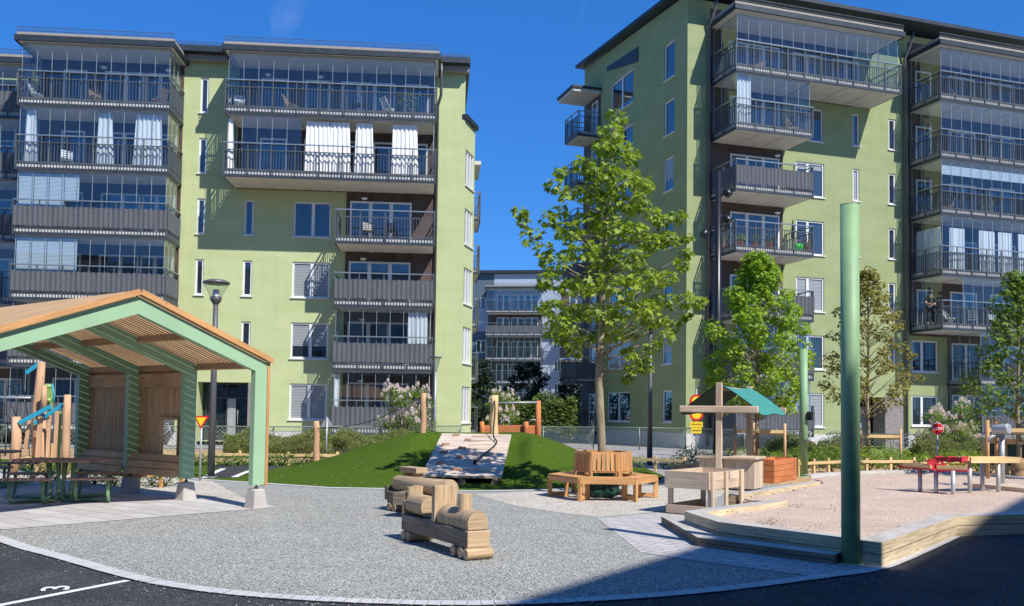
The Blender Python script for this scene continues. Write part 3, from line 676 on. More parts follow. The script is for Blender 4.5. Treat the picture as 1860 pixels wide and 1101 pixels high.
# roof
r = MB(); oh = .55
za, zb = RT2+.2, RT2+1.2
r.obb(((wx1)/2-oh/2, (GL-1)/2, (za+zb)/2+.16), ((wx1+oh)/2, 0, 0), (0, (GL+1.6)/2, .55), (0, 0, .10)); r.build('roof', M['roof_d'], b2)
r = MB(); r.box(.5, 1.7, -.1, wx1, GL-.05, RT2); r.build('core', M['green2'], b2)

# ================================================================ FAR BUILDING
p = D(945, 700, 112); f3 = Fr(p.x, p.y, R(-7))
b3 = thing('apartment_building', 'distant slate blue and pale grey apartment building between the two green ones', 'building', (p.x, p.y, 0), f3.yaw)
A3 = lambda px, py, v=0: f3.at(px, py, v)
top = A3(900, 497)[1]
Z3 = [A3(940, y, 2)[1] for y in (738, 698, 655, 611, 569)]
wn = []
for (x0, x1) in ((865, 882),):
    for y in (540, 579, 618, 658, 698): wn.append((A3(x0, y)[0], A3(x1, y)[0], A3(x0, y+22)[1], A3(x0, y)[1]))
for y in (612, 655, 696): wn.append((A3(1007, y)[0], A3(1018, y)[0], A3(1007, y+20)[1], A3(1007, y)[1]))
xa = A3(842, 600)[0]; xm = A3(985, 600)[0]; xe = A3(1060, 600)[0]
h1 = [w for w in wn if w[0] < xm]; h2 = [w for w in wn if w[0] >= xm]
wall(b3, 'wall', xa, xm, 0, top, h1, M['blue_a']); wall(b3, 'wall', xm, xe+25, 0, top+.3, h2, M['blue_b'])
for w in wn: window(b3, *w, mull=(.5,))
r = MB(); x_ = A3(898, 500)[0]; r.box(x_, -.06, top-4.4, xm, -.004, top-.05); r.build('upper_wall', M['blue_b'], b3)
r = MB(); x_ = A3(862, 500)[0]; r.box(xa, -.06, top-7.2, A3(886, 600)[0], -.004, top-4.4); r.build('upper_wall', M['blue_b'], b3)
r = MB(); r.box(xa-.5, -.5, top, xe+25, 12, top+.35); r.build('roof', M['roof_d'], b3)
q0, q1 = A3(883, 600, 2)[0], A3(983, 600, 2)[0]
clad(q0+.4, q1-.2, 0, Z3[4]+2.9, b3)
for k, z_ in enumerate(Z3):
    balcony(b3, q0, q1, z_, 2.0, scr=k == 3, glaz=k in (0, 1, 2, 4), sp=.28, top=(Z3[k+1] if k < 4 else z_+2.95)-z_)
    for q in (.15, .42, .68): door_unit(b3, q0+(q1-q0)*q, q0+(q1-q0)*q+1.6, z_+.36, kind=random.choice(['pane', 'paneb']))
canopy(b3, q0, q1, Z3[4]+3.0, 2.1)
q0, q1 = A3(1017, 600, 2)[0], A3(1075, 600, 2)[0]
clad(q0, q1, 0, Z3[4]+2.9, b3)
for k, z_ in enumerate(Z3): balcony(b3, q0, q1, z_, 2.0, glaz=False, sp=.28); door_unit(b3, q0+1, q0+2.7, z_+.36, kind='paneb')
r = MB(); r.box(xa+.1, .4, 0, xe+24, 12, top-.1); r.build('core', M['blue_a'], b3)

# ================================================================ building behind the photographer (casts the big shade)
s = 1.0/tan(SUN_EL)
Hb = 17.5; off = Vector((SUN_H.x, SUN_H.y))*Hb*s
e1 = Vector((2.7, 4.0)).normalized(); q0 = Vector((-.22, 8.16)); k1 = Vector((2.68, 12.42)); k2 = Vector((4.47, 10.55))
e2 = Vector((2.55, 3.5)).normalized()
pts = [q0-e1*26, k1, k2, k2+e2*24]
pts = [p_+off for p_ in pts]; out = Vector((e1.y, -e1.x))*12
poly = [*pts, pts[3]+out, pts[0]+out]
b4 = thing('apartment_building', 'pale apartment building behind the camera whose roof shades the foreground asphalt', 'building', (pts[1].x, pts[1].y, 0))
mb = MB(Matrix.Translation((-pts[1].x, -pts[1].y, 0))); mb.prism([tuple(p_) for p_ in poly], 0, Hb-.3); mb.build('wall', M['cream'], b4)
mb = MB(Matrix.Translation((-pts[1].x, -pts[1].y, 0))); mb.prism([tuple(p_) for p_ in poly], Hb-.3, Hb); mb.build('roof', M['roof_d'], b4)
wa = MB()
for i in range(9):
    for k in range(6):
        o = pts[0]+(pts[1]-pts[0])*((i+.5)/9)-pts[1]; wa.obb((o.x-e1.y*.02, o.y+e1.x*.02, 1.8+2.85*k), (e1.x*.7, e1.y*.7, 0), (-e1.y*.03, e1.x*.03, 0), (0, 0, .75))
wa.build('window', M['pane'], b4)

sky_blocker = thing('apartment_building', 'unseen pale block added far behind the camera to cut sky light', 'building', (-14, -17, 0))  # added out of view to hold blue sky light off the shaded ground
mb = MB(); mb.box(-30, -12, 0, 24, 0, 17.2); mb.build('wall', M['cream'], sky_blocker)
mb = MB(); mb.box(-30.4, -12.4, 17.2, 24.4, .4, 17.6); mb.build('roof', M['roof_d'], sky_blocker)
mb = MB()
for i in range(16):
    for k in range(6): mb.box(-28+3.2*i, .0, 1.2+2.8*k, -26.4+3.2*i, .04, 2.7+2.8*k)
mb.build('window', M['pane'], sky_blocker)
# ================================================================ GROUND
gm = MB(); gm.prism([(-500, -300), (500, -300), (500, 900), (-500, 900)], None, -.03); struct('ground', gm, M['soil'])
gm = MB(); gm.prism([(-70, -60), (70, -60), (70, 14.6), (-70, 14.6)], None, -.012); struct('asphalt', gm, M['asphalt'])
def smooth_curve(pts, n=8):
    P = [Vector(p) for p in pts]; out = []
    for i in range(len(P)-1):
        p0, p1, p2, p3 = P[max(i-1, 0)], P[i], P[i+1], P[min(i+2, len(P)-1)]
        for k in range(n):
            t = k/n; out.append(.5*((2*p1)+(-p0+p2)*t+(2*p0-5*p1+4*p2-p3)*t*t+(-p0+3*p1-3*p2+p3)*t**3))
    out.append(P[-1]); return out
kp = [(-11.5, 17.6), (-8.9, 14.3)]+[tuple(G(x, y)[:2]) for x, y in ((0, 985), (100, 1014), (233, 1051), (350, 1072), (500, 1087), (700, 1097), (900, 1099), (1100, 1091), (1300, 1075), (1500, 1050), (1600, 1035.5), (1660, 1014), (1745, 975))]
kc = smooth_curve([Vector((x, y, 0)) for x, y in kp])
def offs(c, d):
    out = []
    for i, p in enumerate(c):
        t = (c[min(i+1, len(c)-1)]-c[max(i-1, 0)]).normalized(); out.append(p+Vector((-t.y, t.x, 0))*d)
    return out
inner = offs(kc, .19)
gr = [tuple(p[:2]) for p in inner[:-14]]+[(3.2, 11.5), (2.9, 14), (7.5, 21), (8.2, 25.5), (-22, 25.5), (-22, 15)]
gm = MB(); gm.prism(gr, None, -.007)
struct('gravel', gm, M['gravel'])
# scattered loose stones on the gravel
def pip(x, y, P):
    c = False; j = len(P)-1
    for i in range(len(P)):
        if (P[i][1] > y) != (P[j][1] > y) and x < (P[j][0]-P[i][0])*(y-P[i][1])/(P[j][1]-P[i][1])+P[i][0]: c = not c
        j = i
    return c
gpts = gr
km = MB(); seg = None
L = 0; last = 0; cuts = []
for i in range(len(kc)-1):
    a, b, c_, d = kc[i], kc[i+1], inner[i+1], inner[i]; l = (b-a).length
    n = max(1, round(l/.36))
    for k in range(n):
        t0, t1 = k/n, (k+1)/n; gap = .003/l
        q = [a.lerp(b, t0+gap), a.lerp(b, t1-gap), d.lerp(c_, t1-gap), d.lerp(c_, t0+gap)]; z = .002
        km.face([(p.x, p.y, z+rnd(0, .003)) for p in q])
km2 = MB()
for i in range(len(kc)-1): km2.face([(p.x, p.y, -.004) for p in (kc[i], kc[i+1], inner[i+1], inner[i])])
struct('kerb', km, M['kerb']); struct('kerb_joint', km2, mat('kerb_joint', (.12, .115, .11), .9))
# painted line and bay number
def flat(name, pix, z, m, lab=None): g = MB(); g.prism([tuple(G(x, y)[:2]) for x, y in pix], None, z); return struct(name, g, m, lab)
flat('painted_line', [(0, 1090.5), (0, 1100), (-60, 1118), (-60, 1105), ], -.006, M['signwhite'])
lm = MB(); a, b = G(232, 1053), G(-120, 1121); d = (b-a).normalized(); sd = Vector((-d.y, d.x, 0))*.045
lm.face([a-sd-Vector((0, 0, .006)), a+sd-Vector((0, 0, .006)), b+sd-Vector((0, 0, .006)), b-sd-Vector((0, 0, .006))][::-1]); bpy.data.objects.remove(bpy.data.objects['painted_line']); struct('painted_line', lm, mat('road_paint', (.72, .72, .71), .7, var=.12, scale=25, detail=9))
c = G(104, 1067); n3 = text_obj('painted_number', '3', .33, bpy.data.materials['road_paint'], None, (c.x, c.y, -.0065), (0, 0, R(112)), ext=0.0)
n3.scale = (1.75, 1.05, 1); n3['kind'] = 'structure'
# paving in front of the sandbox, slab floor of the shelter, beige gravel under the tree bench
pv = [G(x, y)[:2] for x, y in ((1085, 941), (1100, 953), (1164, 1003), (1230, 1013), (1370, 1033), (1500, 1049))]
pv += [tuple(p[:2]) for p in inner if p.x > pv[-1][0]-.02]+[tuple(kc[-1][:2]), (6.6, 13.6), (4.4, 12), (2.9, 14.2), (3.2, 16.5), (2.6, 16.4), G(1215, 930)[:2]]
gm = MB(); gm.prism([tuple(p) for p in pv], None, -.002); struct('paving', gm, M['pavers'])
r1 = Vector((-4.49, 16.13)); sd_, se_ = Vector((-.8, .6)), Vector((-.6, -.8))
gm = MB(); q = [r1-sd_*.5-se_*.45, r1+sd_*6.6-se_*.45, r1+sd_*6.6+se_*5.3, r1-sd_*.0+se_*5.3, r1-sd_*.5+se_*.35]
gm.prism([tuple(p) for p in (G(505, 921)[:2], G(455, 911)[:2], G(338, 899)[:2], G(130, 879)[:2], (-13, 17.5), (-9.3, 12.4), G(-40, 966)[:2], G(0, 962)[:2])], None, -.001); struct('paved_floor', gm, M['slabs'])
gm = MB(); gm.prism([tuple(G(x, y)[:2]) for x, y in ((860, 897), (935, 918), (1010, 930), (1085, 939), (1150, 934), (1225, 925), (1300, 905), (1330, 888), (1250, 880), (1200, 882), (1130, 884), (1050, 889), (960, 893))], None, -.003); struct('pale_gravel', gm, M['beige_gravel'])
# turf with the play mound
YF = [(-24, 26), (-10, 24), (-7.23, 22.1), (-5.76, 21.34), (-4.02, 20.39), (-2.54, 20.33), (-.81, 20.04), (.66, 20.54), (2.1, 21.2), (3.1, 22.3), (3.93, 23.91), (4.3, 25.4)]
def yf(x):
    for (a, b), (c_, d) in zip(YF, YF[1:]):
        if a <= x <= c_: t = (x-a)/(c_-a); return b+(d-b)*t
    return YF[-1][1]
def sst(t): t = max(0, min(1, t)); return t*t*(3-2*t)
def hill(x, y):
    dx = (x+.9)/(6.2 if x < -.9 else 5.0); dy = (y-26.6)/(6.1 if y < 26.6 else 4.6)
    r_ = sqrt(dx*dx+dy*dy); h = 1.10*sst((1-r_)/.78)
    dx, dy = (x-2.2)/2.6, (y-23.0)/1.9; r_ = sqrt(dx*dx+dy*dy); h = max(h, .42*sst(1.05-r_)) if r_ < 1 else h
    rz_ = .10+.88*(y-21.3)/4.3-.13; ex = max(0, -2.35-x, x-.25)+max(0, y-25.6)*.8
    if y > 19: h = min(h, max(rz_, .02)+ex*1.1)
    return h*(1+.06*noise.noise(Vector((x*.9, y*.9, 0))))
gm = MB(); NX, NY = 170, 60; xs = [-24+(28.3)*i/NX for i in range(NX+1)]
P = [[Vector((x, yf(x)+(29.3-yf(x))*(j/NY)**1.0, .012+hill(x, yf(x)+(29.3-yf(x))*j/NY))) for j in range(NY+1)] for x in xs]
gm.sheet(P); tu = struct('grass_mound', gm, M['turf'])
gm = MB()
for i in range(NX): a, b = P[i][0], P[i+1][0]; gm.face([(a.x, a.y-.12, .003), (b.x, b.y-.12, .003), (b.x, b.y, .014), (a.x, a.y, .014)])
struct('turf_edging', gm, M['kerb'])
# toy traffic path
gm = MB(); gm.prism([tuple(G(x, y)[:2]) for x, y in ((376, 869), (404, 853), (380, 849), (380, 845), (600, 848), (600, 852), (470, 856), (430, 868))], None, .022); struct('cycle_path', gm, M['asphalt'])
def strip(pix, w, z, nm, m):
    P_ = [G(x, y) for x, y in pix]; g = MB()
    for a, b in zip(P_, P_[1:]): d = (b-a).normalized(); s_ = Vector((-d.y, d.x, 0))*w/2; g.face([(q_.x, q_.y, z) for q_ in (a-s_, a+s_, b+s_, b-s_)][::-1])
    return struct(nm, g, m)
strip([(371, 870), (388, 861), (406, 853)], .16, .030, 'path_line', M['signwhite']); strip([(425, 869), (441, 862), (457, 856), (480, 853)], .16, .030, 'path_line', M['signwhite'])
# beds, street, hill beyond
gm = MB(); gm.prism([(-30, 29.2), (-30, 36), (-3, 39.5), (4.2, 30), (4.2, 29.2)], None, -.010); struct('planting_bed', gm, M['mulch'])
gm = MB(); gm.prism([(-60, 35.6), (-8, 39.8), (-1.5, 34), (2.8, 29.3), (4.2, 26), (4.9, 24.6), (7, 26.6), (10, 30), (14, 32), (60, 30), (60, 60), (20, 44.6), (3, 62), (-2, 75), (-6, 75), (-2.6, 43.6), (-60, 38.5)], None, -.016); struct('street', gm, M['path'])
gm = MB(); gm.prism([(4.6, 24.8), (6.4, 22.9), (8.5, 24.6), (10, 26), (14, 26.4), (24, 25), (30, 30), (30, 36), (14, 37.3), (9, 33.5), (6.2, 29.4), (5.2, 27.2)], None, -.006); struct('planting_bed', gm, M['mulch'])
gm = MB(); gm.prism([G(455, 911)[:2], G(338, 899)[:2], G(130, 879)[:2], (-13, 19.5), (-13, 24), (-7.4, 22.4)], None, -.004); struct('gravel_path', gm, M['beige_gravel'])
# sandbox sand
sa, sb_, sc_, sd2 = [Vector(G(x, y)[:2]) for x, y in ((1243, 963), (1304, 986), (1601, 1031), (1738, 973))]
se2 = Vector((8.05, 14.05)); sf = Vector((14.5, 16.0))
sn1, sn2, sn3 = Vector(G(1404, 908, .28)[:2]), Vector(G(1318, 899, .28)[:2]), Vector(G(1474, 874, .28)[:2])
back = [Vector(G(x, y, .1)[:2]) for x, y in ((1474, 875), (1520, 870), (1590, 866.5), (1660, 865), (1730, 867), (1790, 872), (1870, 880))]
poly = [sa+Vector((.14, .1)), sn1, sn2+Vector((.2, 0)), sn3, *back, Vector((16, 19)), sf, se2+Vector((0, .15)), sd2+Vector((-.1, .2)), sc_+Vector((0, .2)), sb_+Vector((.15, .1))]
gm = MB(); sp_ = [tuple(p) for p in poly]; ar = sum(sp_[i][0]*sp_[i-1][1]-sp_[i-1][0]*sp_[i][1] for i in range(len(sp_)))
xs = [p[0] for p in sp_]; ys = [p[1] for p in sp_]
gm.prism(sp_, -.02, .185)
# gentle heaps on top of the level sand
for i in range(60):
    for j in range(60):
        q = [(min(xs)+(max(xs)-min(xs))*(i+a)/60, min(ys)+(max(ys)-min(ys))*(j+b)/60) for a, b in ((0, 0), (1, 0), (1, 1), (0, 1))]
        if all(pip(*p, sp_) for p in q): gm.face([(x, y, .19+.035*(.5+noise.noise(Vector((x*1.6, y*1.6, 3))))) for x, y in q], smooth=True)
struct('sand', gm, M['sand'])
cv = MB(); bc = smooth_curve([Vector((p.x, p.y, 0)) for p in back], 5); bo = offs(bc, .22)
for i in range(len(bc)-1):
    a, b, c_, d = bc[i], bc[i+1], bo[i+1], bo[i]; q = [a, b, c_, d]
    cv.face([(p.x, p.y, .26) for p in q]); cv.face([(b.x, b.y, 0), (b.x, b.y, .26), (a.x, a.y, .26), (a.x, a.y, 0)][::-1])
struct('kerb', cv, M['kerb'])

fm = MB(); random.seed(5)
for _ in range(170):
    x, y = rnd(-7, 4), rnd(20.3, 27)
    if y < yf(x)+.1 or (-2.3 < x < .2 and y > 21.2): continue
    z = hill(x, y)+.03; a = rnd(0, 6); r_ = rnd(.012, .028); fm.face([(x+r_*cos(a+k*pi/2), y+r_*sin(a+k*pi/2), z+.006*(k % 2)) for k in range(4)])
o = fm.build('fallen_petals', M['signwhite']); tag(o, 'small pale petals scattered over the green mound', 'petals', None, 'stuff')

# loose stones along the gravel border and small twigs on the sand
fm = MB(); random.seed(9)
def bit(x, y, z, r_):
    a = rnd(0, 6); e = rnd(.6, 1.6); t_ = Vector((cos(a), sin(a), 0)); s_ = Vector((-sin(a), cos(a), 0)); q = [Vector((x, y, z))+t_*r_*e*cos(b)+s_*r_*sin(b) for b in (0, 1.2, 2.4, 3.7, 5)]; top_ = Vector((x, y, z+r_*.7))
    for i in range(5): fm.face([q[i], q[(i+1) % 5], top_])
for _ in range(2600):
    i = random.randrange(8, len(inner)-16); p_ = inner[i].lerp(inner[i+1], rnd(0, 1)); n_ = (p_-kc[i]).normalized(); d_ = abs(random.gauss(0, .28)); s_ = 1 if rnd(0, 1) < .72 else -1
    q = p_+n_*(d_ if s_ > 0 else -min(.6, d_)); bit(q.x, q.y, .0 if s_ > 0 else .003, rnd(.004, .010))
o = fm.build('loose_stones', M['gravel']); tag(o, 'loose grey stones strewn along the curved kerb of the gravel', 'stones', None, 'stuff')
fm = MB()
for cx, cy, n_ in ((1395, 955, 60), (1440, 922, 40), (1510, 926, 20), (1330, 935, 14), (1480, 965, 12), (1620, 880, 10)):
    for _ in range(n_): q = G(cx+random.gauss(0, 14), cy+random.gauss(0, 5), .2); a = rnd(0, 6); l_ = rnd(.01, .03); fm.bar((q.x, q.y, .238), (q.x+l_*cos(a), q.y+l_*sin(a), .238), .009, .006)
o = fm.build('twigs', M['barkd']); tag(o, 'small dark twigs scattered in patches on the sand', 'twigs', None, 'stuff')
# ================================================================ SANDBOX TIMBER
def beam_side(par, name, o1, o2, i1, i2, z0, z1, split=.145, m=('w_beam', 'w_beamtop')):
    mb = MB(); d = (o2-o1).length; ru = rnd(0, 30)
    def q(a, b, za, zb, dx=0): mb.face([(a.x, a.y, za), (b.x, b.y, za), (b.x, b.y, zb), (a.x, a.y, zb)], [(ru, za*1+ru), (ru+d, za+ru), (ru+d, zb+ru), (ru, zb+ru)])
    for za, zb in ((z0, split-.004), (split+.004, z1)):
        ru = rnd(0, 30); q(o1, o2, za, zb); q(i2, i1, za, zb); q(o2, i2, za, zb); q(i1, o1, za, zb)
    mb.cur = 2; g = (o1-i1).normalized()*.006
    a, b = o1-g, o2-g; q(a, b, split-.008, split+.008)
    mb.cur = 1; mb.face([(o1.x, o1.y, z1), (o2.x, o2.y, z1), (i2.x, i2.y, z1), (i1.x, i1.y, z1)], [(ru, 0), (ru+d, 0), (ru+d, .28), (ru, .28)])
    return mb.build(name, [M[m[0]], M[m[1]], M['rope']], par)
sbx = thing('sandbox', 'timber edging of the sandbox, double beams with pale weathered tops beside the tall pole', 'sandbox')
def inward(prev, p, nxt, w):
    a, b = (p-prev).normalized(), (nxt-p).normalized(); na, nb = Vector((-a.y, a.x)), Vector((-b.y, b.x)); m_ = (na+nb).normalized(); return p+m_*w/max(.35, m_.dot(na))
ring = [sn1, sa, sb_, sc_, sd2, se2, sf]; wI = .27
inn = [ring[0]+Vector((-(sa-sn1).normalized().y, (sa-sn1).normalized().x))*wI]+[inward(ring[i-1], ring[i], ring[i+1], wI) for i in range(1, len(ring)-1)]
t_ = (sf-se2).normalized(); inn.append(sf+Vector((-t_.y, t_.x))*wI)
for i in range(len(ring)-1): beam_side(sbx, 'timber', ring[i], ring[i+1], inn[i], inn[i+1], -.02, .285)
t_ = (sn2-sn3).normalized(); nI = Vector((-t_.y, t_.x))*.2
beam_side(sbx, 'timber', sn3, sn2, sn3+nI, sn2+nI, -.02, .28)
st = [Vector(G(x, y)[:2]) for x, y in ((1201, 951), (1267, 992), (1516, 1026))]
si = [st[0]+Vector((.30, -.05)), sb_+Vector((-.02, .02)), st[2]+Vector((.16, .24))]; si[1] = sb_+Vector((-.06, -.1))
sto = thing('timber_step', 'low grey timber step lying along the front of the sandbox', 'step')
for i in range(2): beam_side(sto, 'step_beam', st[i], st[i+1], si[i], si[i+1], -.01, .115, split=.05, m=('w_grey', 'w_beamtop'))

# ================================================================ POLES, LAMPS, SIGNS
pb = G(1545.5, 1024)
def pole(name, label, base, r, h, m, cat='pole'):
    t = thing(name, label, cat, base); mb = MB(); mb.tube([(0, 0, -.02), (0, 0, h)], r, 28); mb.build('shaft', m, t)
    mb = MB(); mb.lathe([(r+.002, h-.0), (r*.98, h+.012), (0, h+.02)], 28); mb.build('cap', m, t)
    mb = MB(); mb.lathe([(r+.03, -.02), (r+.03, .012), (r+.001, .016)], 28); mb.build('base_collar', m, t); return t
pole('steel_pole', 'tall thick green pole standing at the sandbox corner, lower part in shade', pb, .109, 4.30, M['green_steel'])
p2 = G(1460, 866); t = pole('steel_pole', 'shorter green pole behind the sandbox carrying a small box and a tap', p2, .115, 3.66, M['green_steel'])
mb = MB(); mb.box(.06, -.2, 1.62, .2, -.08, 1.86); mb.box(.1, -.24, 1.68, .16, -.2, 1.8); mb.build('control_box', M['black_pole'], t)
mb = MB(); mb.tube([(.02, -.1, 1.02), (.12, -.2, 1.05), (.25, -.26, 1.0)], .05, 10); mb.tube([(.25, -.26, 1.0), (.27, -.27, .9)], .03, 8); mb.build('tap', M['steel'], t)
b_ = G(383, 868); t = thing('street_lamp', 'grey street lamp with a clear conical glass head behind the shelter', 'street lamp', b_)
mb = MB(); mb.tube([(0, 0, 0), (0, 0, 2.4), (0, 0, 4.4)], [.09, .075, .062], 16); mb.lathe([(.2, 0), (.2, .02), (.1, .05)], 16); mb.build('post', M['grey_pole'], t)
mb = MB(); mb.lathe([(.075, 4.36), (.13, 4.44), (.15, 4.5), (.12, 4.55)], 20); mb.build('lamp_base', M['grey_pole'], t)
mb = MB(); mb.lathe([(.14, 4.52), (.17, 4.6), (.30, 4.86), (.30, 4.88)], 24); mb.build('glass_cone', glass('lamp_glass', (.86, .9, .9), .06), t)
mb = MB(); mb.lathe([(.0, 4.99), (.2, 4.97), (.33, 4.92), (.33, 4.87), (0, 4.88)], 24); mb.build('lamp_hood', M['grey_pole'], t)
mb = MB(); mb.lathe([(.0, 4.74), (.07, 4.72), (.09, 4.62), (.09, 4.53)], 14); mb.build('bulb', M['signwhite'], t)
p_ = D(791, 700, 41.2); t = thing('street_lamp', 'slim pale grey street lamp in front of the left building corner', 'street lamp', (p_.x, p_.y, 0))
mb = MB(); mb.tube([(0, 0, 0), (0, 0, 3.6)], [.07, .05], 12); mb.build('post', M['galv'], t)
mb = MB(); mb.lathe([(.06, 3.5), (.22, 4.15), (.2, 4.15), (.05, 3.52)], 16); mb.build('glass_cone', bpy.data.materials['lamp_glass'], t)
mb = MB(); mb.lathe([(.0, 4.24), (.27, 4.2), (.27, 4.15), (0, 4.16)], 16); mb.build('lamp_hood', M['grey_pole'], t)
b_ = G(1180, 845); t = thing('street_lamp', 'grey street lamp with a flat disc head standing behind the maple', 'street lamp', b_)
mb = MB(); mb.tube([(0, 0, 0), (0, 0, 2.2), (0, 0, 4.7)], [.1, .075, .06], 14); mb.build('post', M['grey_pole'], t)
mb = MB(); mb.lathe([(0, 4.62), (.12, 4.66), (.36, 4.80), (.36, 4.84), (.0, 4.88)], 20); mb.build('lamp_head', M['grey_pole'], t)
p_ = D(1303, 800, 30.5); t = thing('spotlight_mast', 'tall black mast with three spotlights clamped near its top', 'light mast', (p_.x, p_.y, 0))
mb = MB(); mb.tube([(0, 0, 0), (0, 0, 3), (0, 0, 10)], [.155, .135, .10], 16); mb.build('post', M['black_pole'], t)
for dx, z_, a in ((.14, 9.3, .9), (.14, 8.4, .9), (-.34, 7.9, 1.0)):
    mb = MB(); s_ = 1 if dx > 0 else -1; q = Vector((dx+s_*.1, -.1, z_)); d_ = Vector((s_*.5, -.3, -.75)).normalized()
    mb.tube([q-d_*.05*1, q-d_*.0, q+d_*.2, q+d_*.22], [.09, .13, .13, .11], 12); mb.tube([(0, 0, z_+.05), (dx, -.05, z_+.05)], .025, 6); mb.build('spotlight', M['black_pole'], t)
def sign(label, base, h, kind, s, face_y=-1, name='traffic_sign'):
    t = thing(name, label, 'sign', base); mb = MB(); mb.tube([(0, 0, 0), (0, 0, h+ (0 if kind != 'back' else s*.3))], .028, 10); mb.build('pole', M['galv'], t)
    y = -.035
    if kind == 'stop':
        pl = lambda r_, o: [(r_*cos(pi/8+k*pi/4), o, h+r_*sin(pi/8+k*pi/4)) for k in range(8)]
        for r_, o, m, nm in ((s/2*1.08, y, 'signwhite', 'sign_border'), (s/2*.99, y-.008, 'signred', 'sign_plate')):
            mb = MB(); a = pl(r_, o); mb.face(a); mb.face([(p[0], p[1]+.007, p[2]) for p in a[::-1]])
            for k in range(8): p0, p1 = a[k], a[(k+1) % 8]; mb.face([p0, (p0[0], p0[1]+.007, p0[2]), (p1[0], p1[1]+.007, p1[2]), p1])
            mb.build(nm, M[m], t)
        text_obj('sign_text', 'STOP', s*.33, M['signwhite'], t, (0, y-.012, h-.0), (pi/2, 0, 0), .002)
    elif kind == 'yield':
        def tri(r_, o, m, nm, th=.007):
            c_ = r_*.0; a = [(-r_, o, h+r_*.58), (0, o, h-r_*1.12), (r_, o, h+r_*.58)]; mb = MB(); mb.face(a); mb.face([(p[0], p[1]+th, p[2]) for p in a[::-1]]); mb.build(nm, M[m], t)
        tri(s/2, y, 'signred', 'sign_border'); tri(s/2*.68, y-.008, 'yellowp', 'sign_plate')
    elif kind == 'back':
        a = [(-s/2, .03, h-s*.33), (s/2, .03, h-s*.33), (0, .03, h+s*.5)]; mb = MB(); mb.face(a[::-1]); mb.face([(p[0], p[1]-.012, p[2]) for p in a])
        mb.build('sign_plate', M['galv'], t)
    return t
sign('small red and yellow upside down triangle sign beside the shelter', G(363, 873), 1.44, 'yield', .37)
sign('grey triangular sign seen from its back, next to the leaning log post', G(592, 845), 1.36, 'back', .36)
b_ = G(1703, 868); sign('small red octagonal STOP sign in front of the lilac', b_, 1.42, 'stop', .35)
p_ = D(1265, 760, 38); t = thing('traffic_sign', 'pair of round red and yellow prohibition signs over yellow plates at the street', 'sign', (p_.x, p_.y, 0))
mb = MB(); mb.tube([(0, .03, 0), (0, .03, 2.8)], .035, 8); mb.build('pole', M['galv'], t)
for z_ in (D(1265, 729, 38).z, D(1265, 752, 38).z):
    mb = MB(); mb.tube([(0, -.01, z_), (0, .01, z_)], .29, 24, smooth=False); o = mb.build('round_plate', M['signred'], t)
    mb = MB(); mb.tube([(0, -.018, z_), (0, -.0105, z_)], .205, 24, smooth=False); mb.build('round_centre', M['yellowp'], o)
for z_, w_, tx in ((D(1265, 771, 38).z, .52, 'FORDON'), (D(1265, 782, 38).z, .42, 'TAXI')):
    mb = MB(); mb.box(-w_/2, -.02, z_-.12, w_/2, 0, z_+.11); o = mb.build('text_plate', M['yellowp'], t)
    if z_ > 1.2: mb = MB()
    for k in range(7):
        mb = MB() if k == 0 else mb; x_ = -w_*.36+k*w_*.12; mb.box(x_-.016, -.024, z_-.035, x_+.016, -.0205, z_+.035)
    mb.build('worn_lettering', M['signblack'], o)

# ================================================================ SHELTER
sh = thing('shelter', 'timber and light green steel shelter with pitched slatted roof and boarded back wall', 'shelter', (r1.x, r1.y, 0), atan2(.6, -.8))
FXs = [0, 2.12, 4.06, 6.02]; SPAN = 4.76; EH, RH = 2.56, 3.475
for i, fx in enumerate(FXs):
    mb = MB(); hw = .06
    out = [(-.125, .40), (-.125, EH), (SPAN/2, RH), (SPAN+.125, EH), (SPAN+.125, .40)]; inn_ = [(.125, .40), (.125, EH-.15), (SPAN/2, RH-.27), (SPAN-.125, EH-.15), (SPAN-.125, .40)]
    for k in range(4):
        a, b, c_, d = out[k], out[k+1], inn_[k+1], inn_[k]
        for s_ in (-1, 1):
            q = [(fx+s_*hw, *p) for p in (a, b, c_, d)]; mb.face(q if s_ > 0 else q[::-1])
        mb.face([(fx+hw, *a), (fx-hw, *a), (fx-hw, *b), (fx+hw, *b)][::-1]); mb.face([(fx+hw, *d), (fx-hw, *d), (fx-hw, *c_), (fx+hw, *c_)])
    for y_ in (0, SPAN): mb.face([(fx-hw, y_-.125, .40), (fx+hw, y_-.125, .40), (fx+hw, y_+.125, .40), (fx-hw, y_+.125, .40)][::-1])
    mb.build('frame', M['green_steel_l'], sh)
    for y_ in (0, SPAN):
        mb = MB(); n_ = 4; 
        a, b = .155, .11
        for k in range(4):
            sg = [(1, 1), (-1, 1), (-1, -1), (1, -1)]; s0, s1 = sg[k], sg[(k+1) % 4]
            mb.face([(fx+s0[0]*a, y_+s0[1]*a, -.02), (fx+s1[0]*a, y_+s1[1]*a, -.02), (fx+s1[0]*b, y_+s1[1]*b, .33), (fx+s0[0]*b, y_+s0[1]*b, .33)])
        mb.face([(fx+b, y_+b, .33), (fx-b, y_+b, .33), (fx-b, y_-b, .33), (fx+b, y_-b, .33)]); o = mb.build('footing', M['concrete'], sh, bevel=.025)
        mb = MB(); mb.tube([(fx, y_, .32), (fx, y_, .42)], .018, 8); mb.tube([(fx, y_, .34), (fx, y_, .36)], .035, 6); mb.build('bolt', M['steel_d'], o)
sl_ = sqrt((SPAN/2+.125)**2+(RH-EH)**2)
